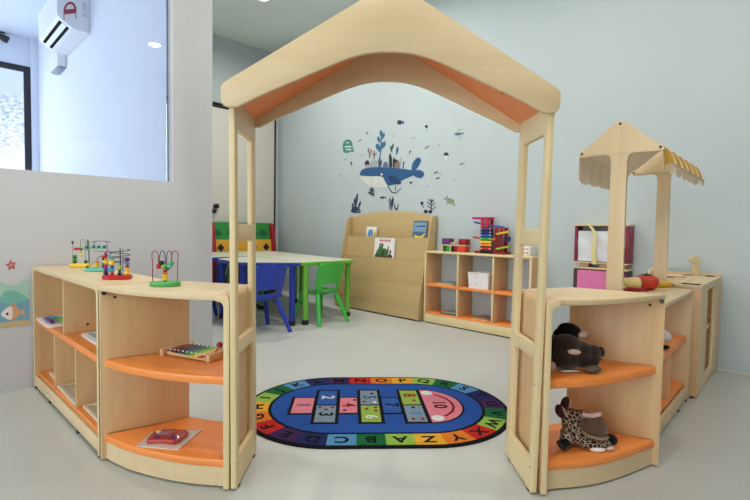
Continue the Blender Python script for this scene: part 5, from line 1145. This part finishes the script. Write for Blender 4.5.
def squash():
    p = Vector((1.452, 2.680, 0.6715))
    t = thing('toy_squash', 'pale yellow toy squash lying beside the red toy tomato', 'toy food', tuple(p), -8)
    ax = catmull([(-0.085, 0.0, 0.050), (-0.05, 0.0, 0.050), (-0.01, 0, 0.047), (0.03, 0, 0.042), (0.055, 0.0, 0.038), (0.07, 0.0, 0.036)], 4)
    rr = [0.008, 0.020, 0.022, 0.023, 0.0235, 0.024, 0.025, 0.026, 0.027, 0.029, 0.032, 0.034, 0.036, 0.038, 0.0385, 0.038, 0.036, 0.030, 0.022, 0.014, 0.004][:len(ax)]
    rr += [0.004] * (len(ax) - len(rr))
    part('fruit', G().tube(ax, rr, 20), col('squash_cream', (232, 210, 144), 0.5), t, 80)
    part('stalk', G().cyl((-0.086, 0, 0.050), (-0.10, 0, 0.052), 0.007, 0.008), col('stalk_brown', (120, 96, 50)), t)
    t2 = thing('toy_chilli', 'dark red toy chilli lying below the pale toy squash', 'toy food', (1.462, 2.615, 0.6715), -5)
    part('fruit', G().tube(catmull([(-0.06, 0, 0.014), (-0.02, 0.004, 0.014), (0.03, 0.0, 0.013), (0.065, -0.012, 0.010)], 4), [0.010, 0.013, 0.014, 0.014, 0.013, 0.013, 0.012, 0.011, 0.010, 0.008, 0.006, 0.004, 0.002], 14), C_DRED, t2, 80)
    part('stalk', G().cyl((-0.06, 0, 0.014), (-0.075, 0, 0.016), 0.004), C_BLACK, t2)
squash()
def banana():
    p = Vector((1.735, 2.875, 0.6725))
    t = thing('toy_banana', 'yellow toy banana with a green end at the far end of the stall counter', 'toy food', tuple(p), -24)
    ax = catmull([(-0.085, 0.02, 0.020), (-0.045, 0.002, 0.021), (0.0, -0.006, 0.021), (0.045, 0.0, 0.021), (0.078, 0.014, 0.020)], 4)
    n = len(ax); rr = [0.0205 * min(1, 0.35 + 0.9 * math.sin(PI * (k + .5) / n)) for k in range(n)]
    part('fruit', G().tube(ax, rr, 12), col('banana_yellow', (226, 186, 60), 0.45), t, 80)
    part('tip', G().tube([ax[-1], (0.09, 0.020, 0.019)], [rr[-1], 0.006], 12), col('banana_green', (150, 160, 70), 0.45), t)
banana()

# ------------------------------------------------------------------ toys on and in the cubby shelf
CUB = T(*back_pt(-3.2, 5.60)) @ RZ(-45)
def on_cubby(lx, ly, z): return tuple(CUB @ Vector((lx, ly, z)))
def block_truck():
    t = thing('block_wagon', 'wooden block wagon with purple, green and red blocks on the cubby shelf', 'toy', on_cubby(0.145, 0.10, 0.7755), -45)
    part('chassis', G().bx(0.0, 0.30, 0.0, 0.10, 0.062, 0.074, 0.002).bx(0.0, 0.012, 0.0, 0.10, 0.0, 0.0618, 0.002).bx(0.108, 0.120, 0.0, 0.10, 0.0, 0.0618, 0.002), M['birch_flat'], t)
    part('peg_board', G().bx(0.10, 0.175, 0.02, 0.08, 0.084, 0.096, 0.002).bx(0.13, 0.145, 0.04, 0.06, 0.0745, 0.0838), M['birch_flat'], t)
    for n, m, x0, x1, z0, z1 in (('purple', C_PURP, 0.0, 0.092, 0.0745, 0.138), ('red', C_DRED, 0.215, 0.30, 0.0745, 0.136), ('green', C_DGREEN, 0.016, 0.058, 0.0, 0.0615), ('green', C_GREEN, 0.062, 0.104, 0.0, 0.0615), ('black', C_BLACK, 0.124, 0.158, 0.0, 0.0615), ('red', C_DRED, 0.162, 0.196, 0.0, 0.0615), ('orange', col('vermilion_paint', (214, 66, 44)), 0.20, 0.295, 0.0, 0.0615)):
        part('block', G().bx(x0, x1, 0.004, 0.096, z0, z1, 0.004), m, t)
block_truck()
def marble_run():
    t = thing('ball_run', 'tall red ball run tower with coloured ramps on the cubby shelf', 'toy', on_cubby(0.555, 0.10, 0.7755), -45)
    part('base', G().bx(0.0, 0.34, 0.0, 0.13, 0.0, 0.025, 0.005), C_DRED, t)
    for x, h in ((0.083, 0.34), (0.133, 0.34), (0.242, 0.26), (0.294, 0.26)):
        for y in (0.012, 0.105):
            part('post', G().bx(x - 0.017, x + 0.017, y - 0.009, y + 0.009, 0.0255, h, 0.002), C_DRED if x > .2 else C_RED, t)
    part('top_board', G().bx(-0.035, 0.155, -0.002, 0.12, 0.3405, 0.362, 0.003), C_MAG, t)
    for k, (m, z) in enumerate(((C_RED, 0.05), (C_ORG, 0.085), (C_YEL, 0.115), (C_GREEN, 0.147), (C_BLUE, 0.18), (C_NAVY, 0.212), (C_PURP, 0.244))):
        b = part('bar', G().bx(0.082, 0.212, -0.030, -0.012, z - 0.012, z + 0.012, 0.002), m, t)
        for px_ in (0.096, 0.196): part('pin', G().ell((px_, -0.031, z), 0.006, I4, 8, 6), C_WHITE, b)
    part('bar_board', G().bx(0.076, 0.218, -0.0115, -0.001, 0.0, 0.262, 0.001), C_BLACK, t)
    def ramp(m, x0, z0, x1, z1, y0):
        a = math.degrees(math.atan2(z1 - z0, x1 - x0)); L = math.hypot(x1 - x0, z1 - z0)
        part('ramp', G().box((0, 0, 0), (L, 0.035, 0.016), 0.003, T((x0 + x1) / 2, y0, (z0 + z1) / 2) @ RY(-a)), m, t)
    ramp(C_BLUE, -0.02, 0.312, 0.07, 0.290, 0.03); ramp(C_BLUE, 0.10, 0.285, 0.31, 0.262, 0.03)
    ramp(C_RED, -0.03, 0.160, 0.07, 0.145, 0.03); ramp(C_YEL, 0.26, 0.195, 0.39, 0.220, -0.01); ramp(C_LIME, 0.26, 0.050, 0.39, 0.078, -0.01); ramp(C_ORG, 0.215, 0.135, 0.25, 0.150, -0.02)
    part('wheel', G().cyl((0.345, 0.03, 0.15), (0.345, 0.06, 0.15), 0.028), C_NAVY, t)
marble_run()
def small_box():
    t = thing('storage_box', 'small white patterned box on the cubby shelf top seen through the gate frame', 'box', on_cubby(0.99, 0.13, 0.7755), -45)
    part('carton', G().bx(0.0, 0.15, 0.0, 0.12, 0.0, 0.085, 0.002), col('box_white', (236, 230, 230)), t)
    g = G()
    for k in range(8): g.bx(0.012 + (k % 4) * 0.034, 0.032 + (k % 4) * 0.034, -0.0012, -0.0002, 0.018 + (k // 4) * 0.035, 0.032 + (k // 4) * 0.035)
    part('print', g, col('box_print', (196, 120, 120)), t)
small_box()
def white_bin():
    m, nt, b = node_mat('speckled_bin')
    tc = nt.nodes.new('ShaderNodeTexCoord'); vo = nt.nodes.new('ShaderNodeTexVoronoi'); vo.inputs['Scale'].default_value = 40
    rp = nt.nodes.new('ShaderNodeValToRGB'); rp.color_ramp.elements[0].position = 0.13; rp.color_ramp.elements[0].color = lin((150, 140, 140)) + [1]; rp.color_ramp.elements[1].position = 0.22; rp.color_ramp.elements[1].color = lin((240, 236, 234)) + [1]
    nt.links.new(tc.outputs['Object'], vo.inputs['Vector']); nt.links.new(vo.outputs['Distance'], rp.inputs['Fac']); nt.links.new(rp.outputs['Color'], b.inputs['Base Color']); b.inputs['Roughness'].default_value = 0.6
    t = thing('storage_bin', 'white speckled open bin in the upper middle opening of the cubby shelf', 'bin', on_cubby(0.545, 0.015, 0.4265), -45)
    g = G(); w_, d_, h = 0.235, 0.20, 0.155
    g.bx(0.012, w_ - 0.012, 0.01, d_ - 0.01, 0.0, 0.006)
    for a, bb, c, d in ((0.010, 0.0, 0.010, -0.0), ):
        pass
    A = [(0.010, 0.008), (w_ - 0.010, 0.008), (w_ - 0.010, d_ - 0.008), (0.010, d_ - 0.008)]; B = [(0, 0), (w_, 0), (w_, d_), (0, d_)]
    def fn(u, v):
        k = u * 4; i = min(int(k), 3); f_ = k - i
        a0, a1 = Vector(A[i]), Vector(A[(i + 1) % 4]); b0, b1 = Vector(B[i]), Vector(B[(i + 1) % 4])
        p = (a0 * (1 - f_) + a1 * f_) * (1 - v) + (b0 * (1 - f_) + b1 * f_) * v
        return (p.x, p.y, v * h)
    part('bin_wall', G().surf(fn, 32, 6, 0.004), m, t)
    part('bin_rim', G().tube([(0, 0, h), (w_, 0, h), (w_, d_, h), (0, d_, h)], 0.006, 8, True), m, t)
    part('cloth', blob([((0.08, 0.10, 0.15), (0.05, 0.07, 0.014), 0), ((0.15, 0.10, 0.152), (0.05, 0.06, 0.016), 0)], 0.008, 3), PLWHITE, t, 80)
white_bin()
def flat_set(lx, z, w_, label, ms):
    t = thing('flat_puzzle', label, 'puzzle', on_cubby(lx, 0.03, z), -45)
    zz = 0
    for m, h in ms:
        part('board', G().bx(0, w_, 0.0, 0.20, zz, zz + h, 0.002), m, t); zz += h + 0.0005
flat_set(0.14, 0.4265, 0.21, 'flat wooden puzzle boards in the upper opening below the block wagon', [(M['birch_flat'], 0.010), (C_GREY, 0.008)])
flat_set(0.20, 0.1185, 0.18, 'dark flat puzzle board in the lower opening below the block wagon', [(col('puzzle_dark', (90, 70, 60)), 0.012), (C_GREY, 0.006)])
flat_set(0.60, 0.1185, 0.17, 'tan flat puzzle boards in the lower middle opening of the cubby shelf', [(M['panel'], 0.012), (col('puzzle_brown2', (150, 110, 76)), 0.010)])

# ------------------------------------------------------------------ wall stickers
PAL = {'pale': (212, 216, 211), 'blue': (40, 88, 136), 'deep': (28, 62, 106), 'teal': (56, 110, 146), 'teal2': (58, 138, 132), 'grey': (160, 172, 178), 'dark': (44, 46, 54), 'slate': (92, 112, 136), 'brown': (140, 118, 106), 'rust': (140, 92, 88), 'green': (54, 96, 84), 'violet': (78, 72, 108), 'navy': (36, 56, 92), 'moss': (134, 158, 118)}
for name, label, group, shapes in DECALS:
    us = [p[0] for s in shapes for p in s[3]]; zs = [p[1] for s in shapes for p in s[3]]
    uc = (min(us) + max(us)) / 2; zc = min(zs)
    x, y, _ = back_pt(uc, 6.0 - 0.002)
    t = thing(name, label, 'wall sticker', (x, y, zc), -45, group)
    for i, (pn, kind, c, pts) in enumerate(shapes):
        q = [(p[0] - uc, p[1] - zc) for p in pts]
        if kind == 'S': q = [(v[0], v[1]) for v in catmull(q, 4, True)]
        part(pn, G().prism(q, 0.0002, 0.0012 + 0.0004 * (i % 12), XZ), col('sticker_' + c, PAL[c], 0.6, scale=14, var=0.10), t)

def mural():
    o = PART @ Vector((0.0, -0.0015, 0.385))
    t = thing('sea_mural', 'underwater wall picture with an orange fish low on the white partition', 'wall sticker', tuple(o), 45)
    def lay(nm, c, pts, k, smooth=False):
        q = [(x, z - 0.385) for x, z in pts]
        return part(nm, G().prism(q, 0.0, 0.0012 + 0.0006 * k, XZ), col('mural_' + nm + str(k), c, 0.6), t)
    def top(pts): return [(v[0], v[1]) for v in catmull(pts, 5)]
    lay('far_hill', (172, 206, 190), [(-0.6, 0.415), (0.522, 0.415)] + top([(0.522, 0.665), (0.498, 0.661), (0.469, 0.639), (0.441, 0.632), (0.408, 0.643), (0.36, 0.672), (0.28, 0.64), (0.18, 0.68), (0.0, 0.64), (-0.3, 0.68), (-0.6, 0.65)]), 0)
    lay('near_hill', (122, 186, 172), [(-0.6, 0.415), (0.522, 0.415)] + top([(0.522, 0.545), (0.502, 0.562), (0.478, 0.586), (0.454, 0.600), (0.426, 0.605), (0.403, 0.598), (0.37, 0.565), (0.25, 0.60), (0.1, 0.56), (-0.2, 0.61), (-0.6, 0.57)]), 1)
    lay('water', (116, 160, 182), [(-0.6, 0.415), (0.522, 0.415)] + top([(0.522, 0.546), (0.477, 0.526), (0.439, 0.516), (0.411, 0.525), (0.36, 0.54), (0.2, 0.51), (-0.1, 0.54), (-0.6, 0.52)]), 2)
    lay('sand', (196, 176, 128), [(-0.6, 0.386), (0.522, 0.386)] + top([(0.522, 0.418), (0.452, 0.420), (0.38, 0.416), (0.2, 0.425), (-0.1, 0.41), (-0.6, 0.42)]), 3)
    lay('fish_tail', (214, 164, 130), [(0.468, 0.470), (0.501, 0.490), (0.494, 0.468), (0.505, 0.442)], 3)
    lay('fish_body', (216, 158, 118), [(v[0], v[1]) for v in catmull([(0.387, 0.468), (0.41, 0.501), (0.439, 0.513), (0.462, 0.501), (0.478, 0.470), (0.462, 0.441), (0.433, 0.427), (0.405, 0.442)], 4, True)], 4)
    lay('fish_head', (232, 222, 216), [(v[0], v[1]) for v in catmull([(0.387, 0.468), (0.41, 0.500), (0.434, 0.508), (0.441, 0.474), (0.434, 0.430), (0.405, 0.443)], 4, True)], 5)
    lay('fish_fin', (206, 146, 110), [(0.430, 0.510), (0.444, 0.526), (0.464, 0.509)], 5)
    lay('fish_eye', (30, 34, 40), circ(0.415, 0.466, 0.006, 0.009), 6)
mural()
def starfish():
    o = PART @ Vector((0.437, -0.0015, 0.753))
    t = thing('starfish_decal', 'small red starfish sticker above the underwater wall picture', 'wall sticker', tuple(o), 45)
    pts = []
    for k in range(10):
        r = 0.036 if k % 2 == 0 else 0.015
        a = R(90 + 36 * k + 8); pts.append((r * 0.75 * math.cos(a), r * math.sin(a)))
    part('star', G().prism(pts, 0.0, 0.0014, XZ), col('star_red', (186, 62, 60)), t)
    part('star_centre', G().prism([(x * 0.5, y * 0.5) for x, y in pts], 0.0015, 0.002, XZ), col('star_pale', (226, 150, 140)), t)
starfish()

# ------------------------------------------------------------------ air conditioner in the next room
def air_conditioner():
    o = DIVI @ Vector((-6.78, 0, 3.05))
    t = thing('air_conditioner', 'white wall mounted air conditioner with a red energy label beyond the inner window', 'air conditioner', tuple(o), -45)
    L = 0.95
    prof = [(-0.003, 0.0), (-0.13, 0.0), (-0.165, 0.006), (-0.285, 0.085), (-0.298, 0.105), (-0.298, 0.40), (-0.28, 0.425), (-0.003, 0.43)]
    part('casing', G().prism(rpoly(prof, [0, .03, .02, .02, .02, .03, .02, 0]), 0.0, L, YZ), M['white'], t)
    d = Vector((-0.12, 0.079)).normalized(); nrm = Vector((-d.y, d.x))
    if nrm.y > 0: nrm = -nrm
    fl_ = G(); 
    def strip(a, b, x0, x1, th):
        p0 = Vector((-0.165, 0.006)) + d * a; p1 = Vector((-0.165, 0.006)) + d * b
        q = [p0 + nrm * 0.001, p1 + nrm * 0.001, p1 + nrm * th, p0 + nrm * th]
        return G().prism([(v.x, v.y) for v in q], x0, x1, YZ)
    part('outlet_slot', strip(0.018, 0.046, 0.06, L - 0.06, 0.003), col('slot_black', (6, 6, 8), 0.95, spec=0.05), t)
    part('outlet_slot', strip(0.094, 0.124, 0.06, L - 0.06, 0.003), col('slot_black', (6, 6, 8), 0.95, spec=0.05), t)
    part('louver', strip(0.052, 0.088, 0.05, L - 0.05, 0.008), M['white'], t)
    def half(r1, r2, z0):
        return [(-0.185 + r1 * math.cos(R(k)), z0 + r2 * math.sin(R(k)) + 0.45 * r1 * math.cos(R(k))) for k in range(0, 181, 15)]
    lb = part('energy_label', G().prism(half(0.058, 0.085, 0.185) + [(-0.243, 0.060), (-0.127, 0.112)], L + 0.0005, L + 0.0015, YZ), C_WHITE, t)
    part('label_arc', G().prism(half(0.058, 0.085, 0.185) + half(0.038, 0.052, 0.192)[::-1], L + 0.0016, L + 0.0022, YZ), col('label_red', (170, 22, 60)), lb)
    part('label_band', G().prism([(-0.243, 0.120), (-0.127, 0.172), (-0.127, 0.220), (-0.243, 0.168)], L + 0.0016, L + 0.0022, YZ), col('label_red', (170, 22, 60)), lb)
    part('label_edge', G().prism([(-0.243, 0.060), (-0.236, 0.063), (-0.236, 0.126), (-0.243, 0.122)], L + 0.0016, L + 0.0022, YZ), col('label_red', (170, 22, 60)), lb)
    part('label_edge', G().prism([(-0.134, 0.109), (-0.127, 0.112), (-0.127, 0.174), (-0.134, 0.170)], L + 0.0016, L + 0.0022, YZ), col('label_red', (170, 22, 60)), lb)
    part('end_vent', G().prism([(-0.075, 0.16), (-0.03, 0.155), (-0.03, 0.195), (-0.075, 0.20)], L + 0.0005, L + 0.0015, YZ).prism([(-0.075, 0.22), (-0.03, 0.215), (-0.03, 0.31), (-0.075, 0.315)], L + 0.0005, L + 0.0015, YZ), col('vent_grey', (214, 216, 222)), t)
    o2 = DIVI @ Vector((-7.32, 0, 2.94))
    b = thing('trunking_box', 'small white pipe box on the wall under the air conditioner', 'pipe box', tuple(o2), -45)
    part('box_cover', G().bx(0.0, 0.44, -0.10, -0.002, 0.0, 0.30, 0.012), M['white'], b)
    part('bottom_cap', G().bx(0.03, 0.41, -0.085, -0.01, -0.02, -0.0005, 0.008), C_GREY, b)
air_conditioner()
